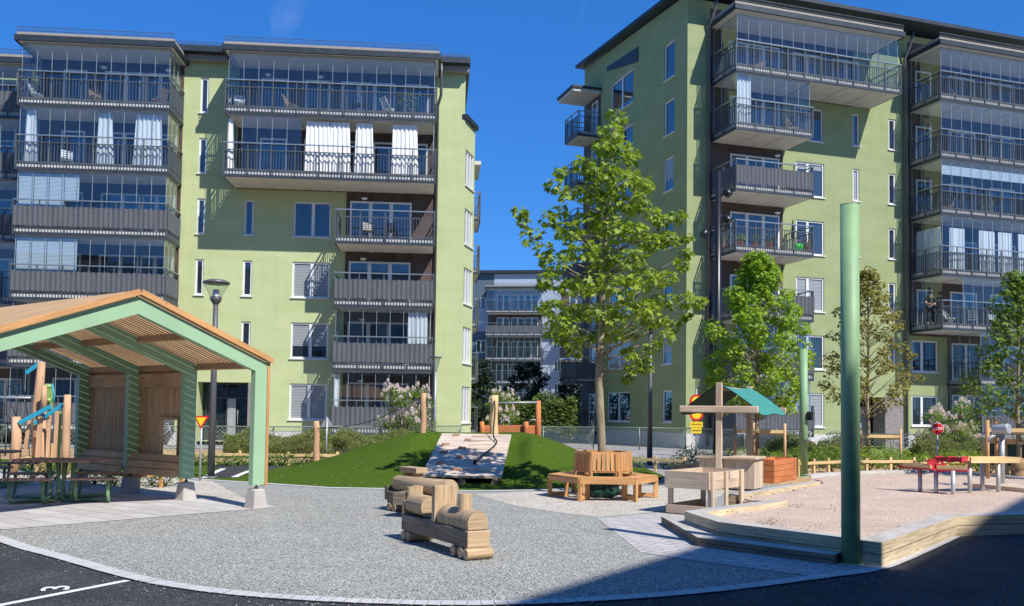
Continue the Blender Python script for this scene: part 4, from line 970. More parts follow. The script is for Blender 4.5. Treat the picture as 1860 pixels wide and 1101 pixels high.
for side in (0, 1):
    a = Vector((0, -.20 if side == 0 else SPAN+.20, EH+.0)); b = Vector((0, SPAN/2, RH+.035)); up = (b-a).cross(Vector((1, 0, 0)));
    if up.z < 0: up = -up
    up.normalize(); mb = MB(); n = int(6.15/.128)
    for k in range(n+1):
        x = -.08+k*6.12/n; A_, B_ = a+Vector((x, 0, 0))+up*.05, b+Vector((x, 0, 0))+up*.05; d = (B_-A_)
        mb.obb((A_+B_)/2, d/2, Vector((.044 if 0 < k < n else .035, 0, 0)), up*.018)
    mb.build('roof_slats', M['w_larch'], sh)
    mb = MB()
    for t_ in (.03, .5, .97):
        c_ = a.lerp(b, t_)-up*.035
        for x0_, x1_ in zip(FXs, FXs[1:]): mb.obb(c_+Vector(((x0_+x1_)/2, 0, -.03)), Vector(((x1_-x0_)/2-.062, 0, 0)), (b-a).normalized()*.024, up*.062)
    mb.build('purlin', M['w_larch'], sh)
    mb = MB(); A_, B_ = a+Vector((-.10-.02, 0, 0))+up*.04, b+Vector((-.12, 0, 0))+up*.04; mb.obb((A_+B_)/2+Vector((-.0, 0, 0)), (B_-A_)/2, Vector((.012, 0, 0)), up*.045); mb.build('barge_board', M['w_orange'], sh)
mb = MB(); mb.box(-.07, -.185, .38, .07, -.130, EH+.02); mb.build('edge_board', M['w_orange'], sh)
mb = MB(); wx0, wx1_ = 2.62, 3.2; wz0, wz1 = .80, 1.5; n = 42
for k in range(n):
    x = FXs[1]-.02+(FXs[3]-FXs[1]+.06)*(k+.5)/n; w_ = .042
    rngs = [(.42, 2.5)] if not (wx0-.05 < x < wx1_+.05) else [(.42, wz0), (wz1, 2.5)]
    for z0_, z1_ in rngs: mb.box(x-w_, -.165-.004*(k % 2), z0_, x+w_, -.130, z1_)
mb.build('wall_boards', M['w_wall'], sh)
mb = MB(); mb.box(wx0-.04, -.19, wz0-.06, wx1_+.04, .0, wz0); mb.box(wx0-.04, -.19, wz1, wx1_+.04, -.08, wz1+.05); mb.box(wx0-.06, -.19, wz0, wx0-.02, -.08, wz1); mb.box(wx1_+.02, -.19, wz0, wx1_+.06, -.08, wz1); mb.build('window_frame', M['w_larch'], sh)
for i in (1, 2):
    mb = MB(); mb.box(FXs[i]+.063, -.126, 2.15, FXs[i+1]-.063, -.08, 2.42); mb.build('top_rail', M['w_wall'], sh)
    mb = MB()
    for k in range(3): mb.obb(((FXs[i]+FXs[i+1])/2, .02+.0*k+.07*k, .48+.14*(2-k)), ((FXs[i+1]-FXs[i])/2-.065, 0, 0), (0, .012, .0), (0, -.03, .062))
    mb.build('leaning_ledge', M['w_wall'], sh)

# ================================================================ PICNIC TABLES
def picnic(label, loc, rz):
    t = thing('picnic_table', label, 'picnic table', loc, rz, 'picnic tables under the shelter')
    mb = MB()
    for k in range(7): y = -.39+.13*k; w_ = .80-(.16 if k in (0, 6) else .05 if k in (1, 5) else 0); mb.box(-w_, y-.058, .715, w_, y+.058, .76)
    mb.build('table_top', M['w_table'], t, bevel=.008)
    for cx, cy, rr in ((-.30, -.86, 0), (.72, -.60, .0), (-.75, .62, 0), (.35, .88, 0)):
        mb = MB()
        for k in range(3): y = cy-.11+.11*k; w_ = .43-(.05 if k != 1 else 0); mb.box(cx-w_, y-.049, .425, cx+w_, y+.049, .462)
        o = mb.build('seat', M['w_table'], t, bevel=.008)
        for s_ in (-.28, .28):
            mb = MB(); tx = cx*.25+s_*.3; sg = -1 if cy < 0 else 1
            mb.tube([(cx+s_, cy, .42), (cx+s_, cy, .16), (cx+s_, cy-sg*.06, .06), (cx+s_*.9, cy-sg*.18, .03), (tx, cy*.35, .03), (tx*.8, cy*.2, .08), (tx*.8, cy*.15+.0, .3), (tx, cy*.3, .70)], .03, 10); mb.build('leg', M['green_steel'], t)
    return t
pt = picnic('picnic table with weathered plank top and green tube legs, nearer and partly in the sun', G(112, 905, 0)+Vector((.15, -.35, 0)), R(8))
pt2 = dup(pt, G(-45, 884, 0)+Vector((-.1, .3, 0)), R(-6), 'picnic table in full shade at the left edge behind the sunlit picnic table')

# ================================================================ WOODEN TRAIN
def logcyl(mb, p, q, r, n=16, sy=1.0, sz=1.0):
    mb.tube([p, q], r, n, smooth=False)
fl, fr_, bl = G(847, 964, .34), G(885.5, 960.5, .34), G(729, 933, .34)
dx_ = (fl-bl); ang = atan2(dx_.y, dx_.x); LA = dx_.length
t = thing('toy_locomotive', 'front wooden play locomotive of logs with chimney and cab board on grey gravel', 'play train', (bl.x, bl.y, 0), ang)
# local: x forwards along the beam, y to the left (away from viewer); beam lies y 0..0.3
mb = MB(); mb.box(0, 0, .13, LA, .31, .335); b0 = mb.build('base_beam', M['w_grey'], t, bevel=.012)
mb = MB(); mb.box(LA+.001, .004, .134, LA+.03, .306, .331); mb.build('buffer', M['w_log'], t, bevel=.01)
for x_ in (.12, .27, LA-.32, LA-.12, LA+.02): mb = MB(); mb.tube([(x_, -.02, .066), (x_, .33, .066)], .066, 14, smooth=False); mb.build('wheel_log', M['w_log'], t)
mb = MB(); prof = [(-.13, .342), (-.145, .42), (-.125, .50), (-.07, .555), (0, .57), (.07, .555), (.125, .50), (.145, .42), (.13, .342)]
xs_ = [LA-.86, LA-.80, LA-.62, LA-.45, LA-.2, LA-.02, LA]; sc__ = [.94, 1, .98, .86, 1.0, 1, .97]
P = [[Vector((x_, .155+y_*s_, .342+(z_-.342)*s_)) for y_, z_ in prof] for x_, s_ in zip(xs_, sc__)]
mb.sheet([[P[i][j] for i in range(len(P))] for j in range(len(prof))]); mb.face([p for p in P[-1]][::-1]); mb.face([p for p in P[0]]); mb.build('boiler_log', M['w_log'], t)
mb = MB(); mb.tube([(LA-.36, .16, .50), (LA-.36, .16, .74)], .085, 18, smooth=False); mb.build('chimney', M['w_log'], t)
mb = MB(); mb.box(LA-.98, .0, .338, LA-.885, .31, .80); mb.build('cab_board', M['w_log'], t, bevel=.01)
mb = MB(); mb.tube([(.10, .15, .485), (.62, .15, .485)], .14, 18, smooth=False); mb.build('seat_log', M['w_log'], t)
mb = MB(); mb.box(-.03, .02, .30, .05, .28, .52); mb.build('rear_board', M['w_log'], t)
bl2 = G(703, 891, .34); fr2 = G(744, 897, .34); d2 = (fr2-bl2); an2 = atan2(d2.y, d2.x); LB = 1.75
t = thing('toy_wagon', 'rear wooden play carriage with a long log and small roofed block at its tail', 'play train', (bl2.x, bl2.y, 0), an2)
mb = MB(); mb.box(0, 0, .13, LB, .31, .335); mb.build('base_beam', M['w_grey'], t, bevel=.012)
for x_ in (.1, .25, LB-.3, LB-.14): mb = MB(); mb.tube([(x_, -.02, .066), (x_, .33, .066)], .066, 14, smooth=False); mb.build('wheel_log', M['w_log'], t)
mb = MB(); mb.tube([(.10, .15, .47), (.13, .15, .475), (1.2, .15, .48), (1.72, .15, .49), (1.75, .15, .49)], [.115, .135, .14, .15, .14], 18); mb.build('boiler_log', M['w_log'], t)
mb = MB(); mb.box(.12, .25, .5, .27, .39, .66); mb.box(.42, .25, .5, .56, .39, .66); mb.build('roof_block', M['w_log'], t)
mb = MB(); mb.box(.06, .2, .662, .62, .44, .76); mb.build('roof', M['w_log'], t, bevel=.01)
mb = MB(); mb.box(-.08, .0, .18, -.0, .31, .42); mb.build('buffer', M['w_grey'], t)
a_, b_ = G(742, 913, .25), G(806, 903, .25); d3 = b_-a_
t = thing('toy_wagon', 'middle play wagon made of a row of upright split logs between the two train pieces', 'play train', (a_.x, a_.y, 0), atan2(d3.y, d3.x))
L3 = d3.length
for k in range(8): x_ = L3*(k+.5)/8; mb = MB(); mb.tube([(x_, .0, .02), (x_, .0, .50+.012*(k % 2))], L3/16*.98, 12, smooth=False); mb.build('split_log', M['w_log'], t)
mb = MB(); mb.box(-.0, .08, .2, L3, .3, .40); mb.build('seat_beam', M['w_grey'], t)

# ================================================================ BENCH ROUND THE MAPLE
TR = Vector((1.93, 19.05, 0))
t = thing('tree_bench', 'six sided orange wooden bench with slatted backrests around the maple trunk', 'bench', TR)
def hexp(r_, k, a0=0): a = R(-120+60*k)+a0; return Vector((r_*cos(a), r_*sin(a), 0))
Z = Vector((0, 0, 1))
for k in range(6):
    o1, o2 = hexp(1.15, k), hexp(1.15, k+1); n = ((o1+o2)/2).normalized(); d = (o2-o1).normalized()
    mb = MB()
    for q in range(4):
        f = 1-(.045+.09*q)/1.0; a, b = o1*f, o2*f; mb.obb((a+b)/2+Z*.45, (b-a)/2*.998, n*.042, Z*.018)
    mb.build('seat_planks', M['w_orange'], t)
    mb = MB(); a, b = o1*.985, o2*.985; mb.obb((a+b)/2+Z*.385, (b-a)/2, n*.018, Z*.045); mb.build('apron', M['w_orange'], t)
    for s_, f in ((o1, .96), (o1, .66)):
        mb = MB(); c_ = s_*f; mb.obb(c_+Z*.212, s_.normalized()*.045, Vector((-s_.y, s_.x, 0)).normalized()*.03, Z*.212); mb.build('leg', M['w_orange'], t)
    mb = MB(); mb.bar(o1*.95+Z*.06, o1*.66+Z*.06, .035, .08); mb.build('foot_rail', M['w_orange'], t)
    # backrest
    i1, i2 = hexp(.60, k), hexp(.60, k+1); h1_, h2_ = hexp(.575, k), hexp(.575, k+1); nn = n
    mb = MB(); A_ = [i1.lerp(i2, .03)+Z*.56, i1.lerp(i2, .97)+Z*.56]; B_ = [h1_.lerp(h2_, .03)+Z*.93, h1_.lerp(h2_, .97)+Z*.93]
    mb.bar(*A_, .03, .05); mb.bar(*B_, .03, .05)
    for q in range(6): f = (q+.5)/6; p0, p1 = A_[0].lerp(A_[1], f), B_[0].lerp(B_[1], f); mb.obb((p0+p1)/2+n*.02, (p1-p0)/2*.97, d*.034, n*.009)
    for f in (0, 1): mb.bar(A_[f]-Z*.14-(B_[f]-A_[f])*.0, B_[f]+Z*.02, .035, .05, up=n)
    mb.build('backrest', M['w_orange'], t)
mb = MB()
P = []
for i in range(25):
    a = 2*pi*i/24; P.append([Vector((r_*(1+.18*sin(5*a+z_*6)+.1*sin(9*a))*cos(a), r_*(1+.18*sin(5*a+z_*6)+.1*sin(9*a))*sin(a), z_)) for z_, r_ in ((0, .16), (.04, .30), (.15, .32), (.32, .22), (.5, .19), (.7, .17), (.78, .1))])
mb.sheet(P); o = mb.build('watering_bag', M['bag']); o.location = TR; tag(o, 'dark green plastic watering bag wrapped around the maple trunk inside the bench', 'watering bag')

# ================================================================ SAND TABLE, STALL, PLANTER
a, b, c_ = Vector((2.74, 16.13, 0)), Vector((3.41, 15.61, 0)), Vector((4.34, 17.0, 0))
t = thing('sand_table', 'pale pine sand tray on legs at the sandbox edge, open box top', 'play table', a, atan2(b.y-a.y, b.x-a.x))
wT, lT = (b-a).length, 1.40
mb = MB()
for z_ in (.455, .605):
    mb.box(0, -.03, z_, wT, 0, z_+.145); mb.box(0, lT, z_, wT, lT+.03, z_+.145); mb.box(-.001, .001, z_, .03, lT-.001, z_+.145); mb.box(wT-.03, .001, z_, wT+.001, lT-.001, z_+.145)
mb.box(.03, .001, .47, wT-.03, lT-.001, .50); mb.build('tray', M['w_pale'], t)
mb = MB(); mb.box(.031, .002, .501, wT-.031, lT-.002, .53); mb.build('sand_fill', M['sand'], t)
for x_, y_ in ((.03, .03), (wT-.06, .03), (.03, lT-.08), (wT-.06, lT-.08)):
    mb = MB(); mb.box(x_, y_, 0, x_+.09, y_+.045, .5); mb.build('leg', M['w_pale'], t)
for y_ in (.02, .55, 1.2): mb = MB(); mb.box(wT+.002, y_, 0, wT+.05, y_+.1, .76); mb.build('side_post', M['w_pale'], t, bevel=.01)
mb = MB(); mb.box(.03, -.029, .02, .03+wT*.95, .016, .16); mb.box(-.002, .02, .02, .029, lT, .16); mb.build('foot_board', M['w_pale'], t)
mb = MB(); mb.tube([(wT+.002, .72, .62), (wT+.03, .72, .62), (wT+.03, .72, .74), (wT+.002, .72, .74)], .008, 6); mb.build('hook', M['steel_d'], t)
s0 = D(1306, 800, 21.3); s0.z = 0; s1_ = D(1361, 800, 24.0); s1_.z = 0; dv = s1_-s0; Ls = dv.length
t = thing('play_stall', 'pale wooden play shop with posts, cross beams, counter and teal cloth canopy', 'play stall', s0, atan2(dv.y, dv.x)-pi/2)
# local: y along the ridge, x across to the right
for y_ in (0, Ls): mb = MB(); mb.box(-.072, y_-.05, 0, .072, y_+.05, 2.50); mb.build('post', M['w_pale'], t, bevel=.01)
for y_ in (-.085, Ls+.085):
    mb = MB(); mb.box(-.93, y_-.033, 1.79, .93, y_+.033, 1.95); mb.build('cross_beam', M['w_pale'], t, bevel=.02)
mb = MB(); mb.box(-.028, .05, 2.33, .028, Ls-.05, 2.42); mb.build('ridge_beam', M['w_pale'], t)
mb = MB(); P = []
for i in range(19):
    f = -1+2*i/18; x_ = f*.95; z_ = 2.46-.64*abs(f)**1.2-(.05 if abs(f) > .95 else 0); row = []
    for j in range(9): g_ = j/8; row.append(Vector((x_, .055+(Ls-.11)*g_, z_-.05*sin(pi*g_)*(1-abs(f))-.02*abs(f)*sin(g_*9))))
    P.append(row)
mb.sheet(P); mb.build('canopy', M['teal'], t)
mb = MB(); mb.sheet([[p_-Vector((0, 0, .018)) for p_ in r_] for r_ in P]); mb.build('canopy_shade', M['canopy_shade'], t)  # extra sheet below the cloth, shade of the underside painted as dark colour
mb = MB(); x0_, x1_, y0_, y1_ = -.50, .80, .08, 1.02
n = 9
for k in range(n):
    xa_, xb__ = x0_+(x1_-x0_)*k/n+.004, x0_+(x1_-x0_)*(k+1)/n-.004; mb.box(xa_, y0_, .04, xb__, y0_+.022, .72)
for k in range(6):
    ya_, yb__ = y0_+.03+(y1_-y0_-.03)*k/6+.004, y0_+.03+(y1_-y0_-.03)*(k+1)/6-.004
    mb.box(x1_-.022, ya_, .04, x1_, yb__, .72); mb.box(x0_, ya_, .04, x0_+.022, yb__, .72)
mb.build('counter_boards', M['w_pale'], t)
mb = MB()
for k in range(7): xa_ = x0_-.06+(x1_-x0_+.12)*k/7; mb.box(xa_+.002, y0_-.1, .725, xa_+(x1_-x0_+.12)/7-.002, y1_+.06, .765)
mb.build('counter_top', M['w_pale'], t)
a, b = G(1406, 878), G(1447, 870.5); d = b-a
t = thing('planter_box', 'orange stained wooden planter box between the stall and the short green pole', 'planter', a, atan2(d.y, d.x))
mb = MB(); LP, WP, HP = d.length, .62, .60
for k in range(4):
    z0_, z1_ = k*HP/4+.004, (k+1)*HP/4-.004
    mb.box(0, 0, z0_, LP, .03, z1_); mb.box(0, WP-.03, z0_, LP, WP, z1_); mb.box(.0, .031, z0_, .03, WP-.031, z1_); mb.box(LP-.03, .031, z0_, LP, WP-.031, z1_)
mb.build('boards', M['w_red'], t)
mb = MB(); mb.box(.031, .031, 0, LP-.031, WP-.031, .5); mb.build('soil', M['mulch'], t)

# ================================================================ WATER TABLES AND PUMP
t0 = D(1700, 860, 18.7); gz = .19
t = thing('water_play_table', 'low red and wood water channel table on steel legs in the sand', 'play table', (t0.x, t0.y, gz))
def L2(px, py, Y): p_ = D(px, py, Y); return Vector((p_.x-t0.x, p_.y-t0.y, p_.z-gz))
lg = [(1671, 852, 18.95), (1700, 853, 18.6), (1731, 855, 18.3)]
for px_, py_, Y_ in lg: q = L2(px_, py_, Y_); mb = MB(); mb.tube([(q.x, q.y, -.2), (q.x, q.y, q.z)], .042, 14); mb.build('leg', M['steel'], t)
A_, B_, C_ = L2(1646, 848, 19.2), L2(1702, 853, 18.6), L2(1758, 855, 18.3)
for p0, p1 in ((A_, B_), (B_, C_)):
    d = (p1-p0).normalized(); s_ = Vector((-d.y, d.x, 0)).normalized()
    mb = MB(); mb.obb((p0+p1)/2-Z*.0, (p1-p0)/2, s_*.17, Z*.018); mb.build('channel', M['redp'], t)
    mb = MB()
    for g_ in (-1, 1): mb.obb((p0+p1)/2+s_*.15*g_+Z*.055, (p1-p0)/2*.92, s_*.02, Z*.035)
    mb.build('side_board', M['w_yellow'], t)
mb = MB(); mb.lathe([(.19, -.02), (.19, .03), (0, .03)], 16, A_+Vector((.02, 0, 0))); mb.build('basin', M['redp'], t)
for px_, py_, w_ in ((1692, 843, .08), (1706, 848, .1)):
    q = L2(px_, py_, 18.6); mb = MB()
    mb.box(q.x-w_, q.y-.02, q.z-.10, q.x+w_, q.y+.02, q.z+.06)
    for k in range(5): a = k*pi/4; mb.box(q.x+w_*.9*cos(a)-.018, q.y-.019, q.z+.03+w_*.5*sin(a), q.x+w_*.9*cos(a)+.018, q.y+.019, q.z+.08+w_*.4*sin(a))
    mb.build('gate', M['redp'], t)
t0 = D(1790, 850, 18.9)
t = thing('water_play_table', 'higher wooden water channel with a red trough on three steel legs', 'play table', (t0.x, t0.y, gz))
for px_, py_, Y_ in ((1761, 838, 18.8), (1784, 838, 19.4), (1813, 838, 19.0)): q = L2(px_, py_, Y_); mb = MB(); mb.tube([(q.x, q.y, -.2), (q.x, q.y, q.z)], .042, 14); mb.build('leg', M['steel'], t)
p0, p1 = L2(1751, 835, 18.8), L2(1838, 835, 19.3); d = (p1-p0).normalized(); s_ = Vector((-d.y, d.x, 0))
mb = MB(); mb.obb((p0+p1)/2-Z*.03, (p1-p0)/2, s_*.14, Z*.015)
for g_ in (-1, 1): mb.obb((p0+p1)/2+s_*.155*g_, (p1-p0)/2, s_*.022, Z*.06)
mb.obb(p1+d*.02, d*.02, s_*.177, Z*.06); mb.build('trough', M['w_yellow'], t)
p1 = p0; p0 = L2(1704, 834, 19.2); d = (p1-p0).normalized(); s_ = Vector((-d.y, d.x, 0))
mb = MB(); mb.obb((p0+p1)/2-Z*.03, (p1-p0)/2*.97, s_*.13, Z*.015)
for g_ in (-1, 1): mb.obb((p0+p1)/2+s_*.13*g_+Z*.005, (p1-p0)/2*.97, s_*.012, Z*.04)
for f in (.0, .5, 1): mb.obb(p0.lerp(p1, f), d*.02, s_*.16, Z*.065)
mb.build('red_trough', M['redp'], t)
t0 = D(1820, 870, 20.3)
t = thing('water_pump', 'steel hand pump with barrel head and bent handle on the wooden platform', 'pump', (t0.x, t0.y, .28))
def L3_(px, py, Y): p_ = D(px, py, Y); return Vector((p_.x-t0.x, p_.y-t0.y, p_.z-.28))
q = L3_(1820, 790, 20.3); mb = MB(); mb.tube([(0, 0, 0), (0, 0, .03)], .12, 16, smooth=False); mb.tube([(0, 0, 0), (q.x, q.y, q.z)], .055, 16); mb.build('column', M['steel'], t)
p0, p1 = L3_(1803, 780, 20.4), L3_(1833, 779, 20.1); mb = MB(); d = p1-p0; mb.tube([p0, p0+d*.05, p0+d*.1, p1-d*.08, p1], [.07, .095, .1, .115, .11], 18); mb.build('barrel', M['steel'], t)
mb = MB(); mb.tube([L3_(1814, 793, 20.3), L3_(1803, 792, 20.2), L3_(1797, 796, 20.2), L3_(1796, 804, 20.2)], .028, 10); mb.build('handle', M['galv'], t)
a = [Vector((*G(x, y, z_)[:2],)) for x, y, z_ in ((1766, 878, .30), (1853, 886, .30))]
t = thing('wooden_platform', 'low wooden deck at the far right edge of the sand under the pump', 'platform', (a[0].x, a[0].y, 0))
mb = MB(MB().M); o_ = a[0]; e_ = a[1]-a[0]
for k in range(9):
    f0, f1_ = k/9+.003, (k+1)/9-.003; n_ = Vector((.35, .94))*1.5
    q = [Vector((0, 0))+n_*f0, e_*1.15+n_*f0*1.0+Vector((.0, 0)), e_*1.15+n_*f1_, n_*f1_]
    ru = rnd(0, 40); L_ = e_.length
    mb.face([(p.x, p.y, .30) for p in q], [(ru, 0), (ru+L_, 0), (ru+L_, .14), (ru, .14)])
mb.build('deck_planks', M['w_pale'], t)
mb = MB(); d = e_.normalized(); mb.obb((e_.x*.575, e_.y*.575, .24), (e_.x*.575, e_.y*.575, 0), (d.y*.02, -d.x*.02, 0), (0, 0, .057)); mb.obb((e_.x*.575, e_.y*.575, .12), (e_.x*.575, e_.y*.575, 0), (d.y*.016, -d.x*.016, 0), (0, 0, .055)); mb.build('edge_board', M['w_pale'], t)
# playhouse kitchen at the right edge
t0 = D(1786, 850, 25.2); t1 = D(1868, 850, 24.2)
t = thing('play_cabinet', 'brown wooden play kitchen cabinet with dark green panels at the right edge', 'play cabinet', (t0.x, t0.y, 0), atan2(t1.y-t0.y, t1.x-t0.x))
WL = (t1-t0).xy.length; h0, h1_ = .35, D(1800, 799, 25).z
mb = MB()
for x_ in (0, WL/2-.05, WL-.1): mb.box(x_, 0, .0, x_+.1, .1, h1_)
mb.box(.1, .01, h1_-.1, WL-.1, .09, h1_); mb.box(.1, .01, h0, WL-.1, .09, h0+.12); mb.box(-.05, -.05, h1_+.002, WL+.05, .75, h1_+.04); mb.box(0, .65, 0, .1, .75, h1_); mb.box(WL-.1, .65, 0, WL, .75, h1_); mb.build('frame', M['w_yellow'], t)
for x_ in (.1, WL/2+.05): mb = MB(); mb.box(x_, .04, h0+.12, x_+WL/2-.16, .06, h1_-.1); mb.build('panel', M['leafpanel'] if 'leafpanel' in M else M['bag'], t)
mb = MB(); mb.box(.0, .101, h0, .02, .649, h1_); mb.box(WL-.02, .101, h0, WL, .649, h1_); mb.box(.1, .7, h0, WL-.1, .72, h1_-.1); mb.build('side_boards', M['w_yellow'], t)

# ================================================================ MOUND: RAMP, POSTS, TOP PLATFORM
ra, rb, rc, rd = D(765, 863, 21.45), D(911, 866, 21.45), D(929, 789, 25.6), D(803, 787, 25.9)
t = thing('climbing_ramp', 'wide sloping plank ramp with small foot blocks and battens up the grass mound', 'play ramp', (0, 0, 0))
mb = MB(); n = 14; nrm = (rb-ra).cross(rd-ra).normalized()
for k in range(n):
    f0, f1_ = k/n+.002, (k+1)/n-.002; q = [ra.lerp(rd, f0), rb.lerp(rc, f0), rb.lerp(rc, f1_), ra.lerp(rd, f1_)]; ru = rnd(0, 40)
    mb.face(q, [(ru, 0), (ru+2, 0), (ru+2, .3), (ru, .3)]); q2 = [p-nrm*.05 for p in q]; mb.face(q2[::-1])
    for i in range(4): mb.face([q[i], q2[i], q2[(i+1) % 4], q[(i+1) % 4]][::1], [(0, 0), (0, .05), (2, .05), (2, 0)])
mb.build('planks', M['w_ramp'], t)
def RP(u, v, h=0): return ra.lerp(rb, u).lerp(rd.lerp(rc, u), v)+nrm*h
ux = (rb-ra).normalized(); vy = (rd-ra).normalized()
for i, (u, v) in enumerate(((.22, .93), (.42, .80), (.13, .68), (.38, .59), (.16, .48), (.40, .37), (.17, .24), (.42, .11))):
    mb = MB(); mb.obb(RP(u, v, .03), ux*.10+vy*.02*(-1)**i, vy*.045, nrm*.035); mb.build('foot_block', M['w_table'], t, bevel=.012)
for v in (.92, .80, .69, .58, .46, .32, .12): mb = MB(); mb.obb(RP(.66, v, .02), ux*.40, vy*.022, nrm*.02); mb.build('batten', M['w_ramp'], t)
for u in (.08, .5, .92): mb = MB(); a = RP(u, -.01, -.15); mb.tube([a, a+(rd-ra)*.9], .095, 14, smooth=False); mb.build('support_log', M['w_grey'], t)
def logpost(label, p, h, r_, lean=(0, 0), m='w_robinia', name='log_post'):
    mb = MB(); n = 7; pts_ = [(lean[0]*k/n+.012*sin(k*1.3+p.x), lean[1]*k/n+.01*cos(k*1.9), -.3+(h+.3)*k/n) for k in range(n+1)]
    mb.tube(pts_, [r_*(1.08-.12*k/n+.04*sin(k*2.1+p.x)) for k in range(n)]+[r_*.86], 14); o = mb.build(name, M[m]); o.location = p; return tag(o, label, 'post')
def OH(px, py, Y): p = D(px, py, Y); return Vector((p.x, p.y, hill(p.x, p.y)))
q = OH(897, 785, 25.9); logpost('light log post behind the top of the ramp holding the climbing rope', q, D(898, 718, 25.9).z-q.z, .115, m='w_yellow')
q = OH(768, 793, 26.2); logpost('single orange log post on the left shoulder of the mound', q, D(768, 714, 26.2).z-q.z, .085)
q = G(575.5, 850); logpost('leaning log post on the lawn beside the grey triangle sign', q, D(573, 765, q.y).z, .095, (-.05, 0))
mb = MB(); a, b = D(577, 778, 27.1), D(765, 722, 26.2); mb.tube([a.lerp(b, k/10)-Z*.25*sin(pi*k/10) for k in range(11)], .012, 5); o = mb.build('rope', M['rope']); tag(o, 'thin dark rope strung between the leaning log post and the mound post', 'rope')
mb = MB(); rp = [D(898, 728, 25.75), D(899, 750, 25.6), D(896, 790, 25.0), RP(.83, .7, .06), RP(.70, .42, .05), RP(.62, .26, .05)]
mb.tube(smooth_curve(rp, 5), .02, 6); mb.tube([rp[-1]-vy*.12, rp[-1]+vy*.06], .05, 8); o = mb.build('climbing_rope', M['rope']); tag(o, 'dark climbing rope hanging from the light post down over the ramp planks', 'rope')
pY = 27.6; t0 = OH(955, 790, pY)
t = thing('mound_platform', 'reddish wooden platform with log posts and a steel bar on top of the mound', 'play platform', t0)
def L4(px, py, Y): p_ = D(px, py, Y); return p_-t0
for px_, y_, Y_, r_ in ((875, 766, pY, .075), (955, 766, pY, .08), (977, 728, pY+.1, .085)):
    q = L4(px_, 790, Y_); mb = MB(); mb.tube([(q.x, q.y, -.5), (q.x+.01, q.y, .2), (q.x, q.y, L4(px_, y_, Y_).z)], [r_*1.05, r_, r_*.9], 14); mb.build('post', M['w_red'], t)
a, b = L4(872, 781, pY+.12), L4(977, 781, pY+.12)
mb = MB(); mb.obb((a+b)/2, (b-a)/2, (0, .03, 0), (0, 0, .13)); mb.obb((a+b)/2+Vector((0, 1.0, 0)), (b-a)/2, (0, .03, 0), (0, 0, .13)); mb.build('side_board', M['w_red'], t)
mb = MB(); mb.obb((a+b)/2+Vector((0, .5, .08)), (b-a)/2, (0, .46, 0), (0, 0, .02)); mb.build('deck', M['w_table'], t)
mb = MB(); mb.tube([L4(898, 732, pY), L4(977, 731, pY+.05)], .03, 8); mb.build('bar', M['galv'], t)
for px_ in (918, 968):
    q = L4(px_, 776, pY+.5); mb = MB(); mb.tube([q+Vector((.17*cos(pi*k/8), 0, .24*sin(pi*k/8))) for k in range(9)], .02, 8); mb.build('hoop', M['galv'], t)

# ================================================================ CLIMBER AT THE LEFT EDGE
CY0 = 23.6
t0 = D(80, 860, CY0); t0.z = 0
t = thing('playground_climber', 'playground climber of robinia logs with blue and lime plastic handles behind the tables', 'climbing frame', t0)
def L5(px, py, Y=21.0): return D(px, py, Y+2.6)-t0
def lg_(pts_, r_, nm='log', m='w_robinia', n=12):
    mb = MB(); mb.tube(pts_, r_, n); return mb.build(nm, M[m], t)
lg_([L5(66, 860), L5(67, 740), L5(72, 700), L5(76, 657)], [.12, .11, .11, .09]); lg_([L5(118, 866, 20.6), L5(120, 800, 20.6), L5(121, 757, 20.6), L5(123, 717, 20.6)], [.105, .1, .095, .08])
lg_([L5(24, 862, 20.4), L5(30, 800, 20.4), L5(30, 757, 20.4)], [.12, .12, .1]); lg_([L5(78, 865, 20.5), L5(78, 720, 21)], [.1, .08]); lg_([L5(80, 745, 20.6), L5(80, 700, 20.6)], [.08, .07])
for a_, b_ in (((66, 863), (74, 757)), ((86, 838), (90, 755)), ((99, 836), (104, 747)), ((46, 815), (54, 762))):
    mb = MB(); mb.bar(L5(*a_, 20.5), L5(*b_, 20.5), .12 if a_[0] < 70 and a_[0] > 60 else .085, .04, up=(0, 1, 0)); mb.build('stave', M['w_robinia'], t)
for a_, b_, Y_ in (((34, 769), (93, 738), 20.3), ((62, 770), (115, 735), 20.8), ((47, 678), (76, 657), 21.4)):
    mb = MB(); mb.bar(L5(*a_, Y_), L5(*b_, Y_), .03, .11); mb.build('handrail', M['blueplastic'], t, bevel=.01)
mb = MB(); mb.obb(L5(88, 722, 21.2), (.12, 0, 0), (0, .01, 0), (0, 0, .36)); mb.obb(L5(108, 800, 21.0), (.035, 0, 0), (0, .01, 0), (0, 0, .75)); mb.build('panel', M['limeplastic'], t)
for y_ in (702, 727): mb = MB(); mb.tube([L5(79, y_, 20.9), L5(94, y_, 20.9)], .055, 12); mb.build('grip_roller', M['limeplastic'], t)
mb = MB(); mb.tube([L5(95, 697, 20.9), L5(98, 715, 20.9), L5(98, 733, 20.9)], .025, 8); mb.build('grip_bar', M['blueplastic'], t)
mb = MB(); mb.box(*L5(30, 845, 20.6), *(L5(64, 830, 20.9)+Vector((0, .03, 0)))); mb.box(*L5(90, 840, 21.0), *(L5(104, 805, 21.3)+Vector((0, .03, 0)))); mb.build('yellow_board', M['yellowwood'], t)
mb = MB(); mb.box(*L5(34, 850, 20.55), *(L5(57, 833, 20.8)+Vector((0, .4, 0)))); mb.build('step_box', M['steel_d'], t)
mb = MB(); nodes = {}
for i in range(6):
    for j in range(6): nodes[i, j] = L5(-40+i*17+j*2+rnd(-3, 3), 690+j*30+abs(i-3)*4+rnd(-4, 4), 21.3+.2*i)
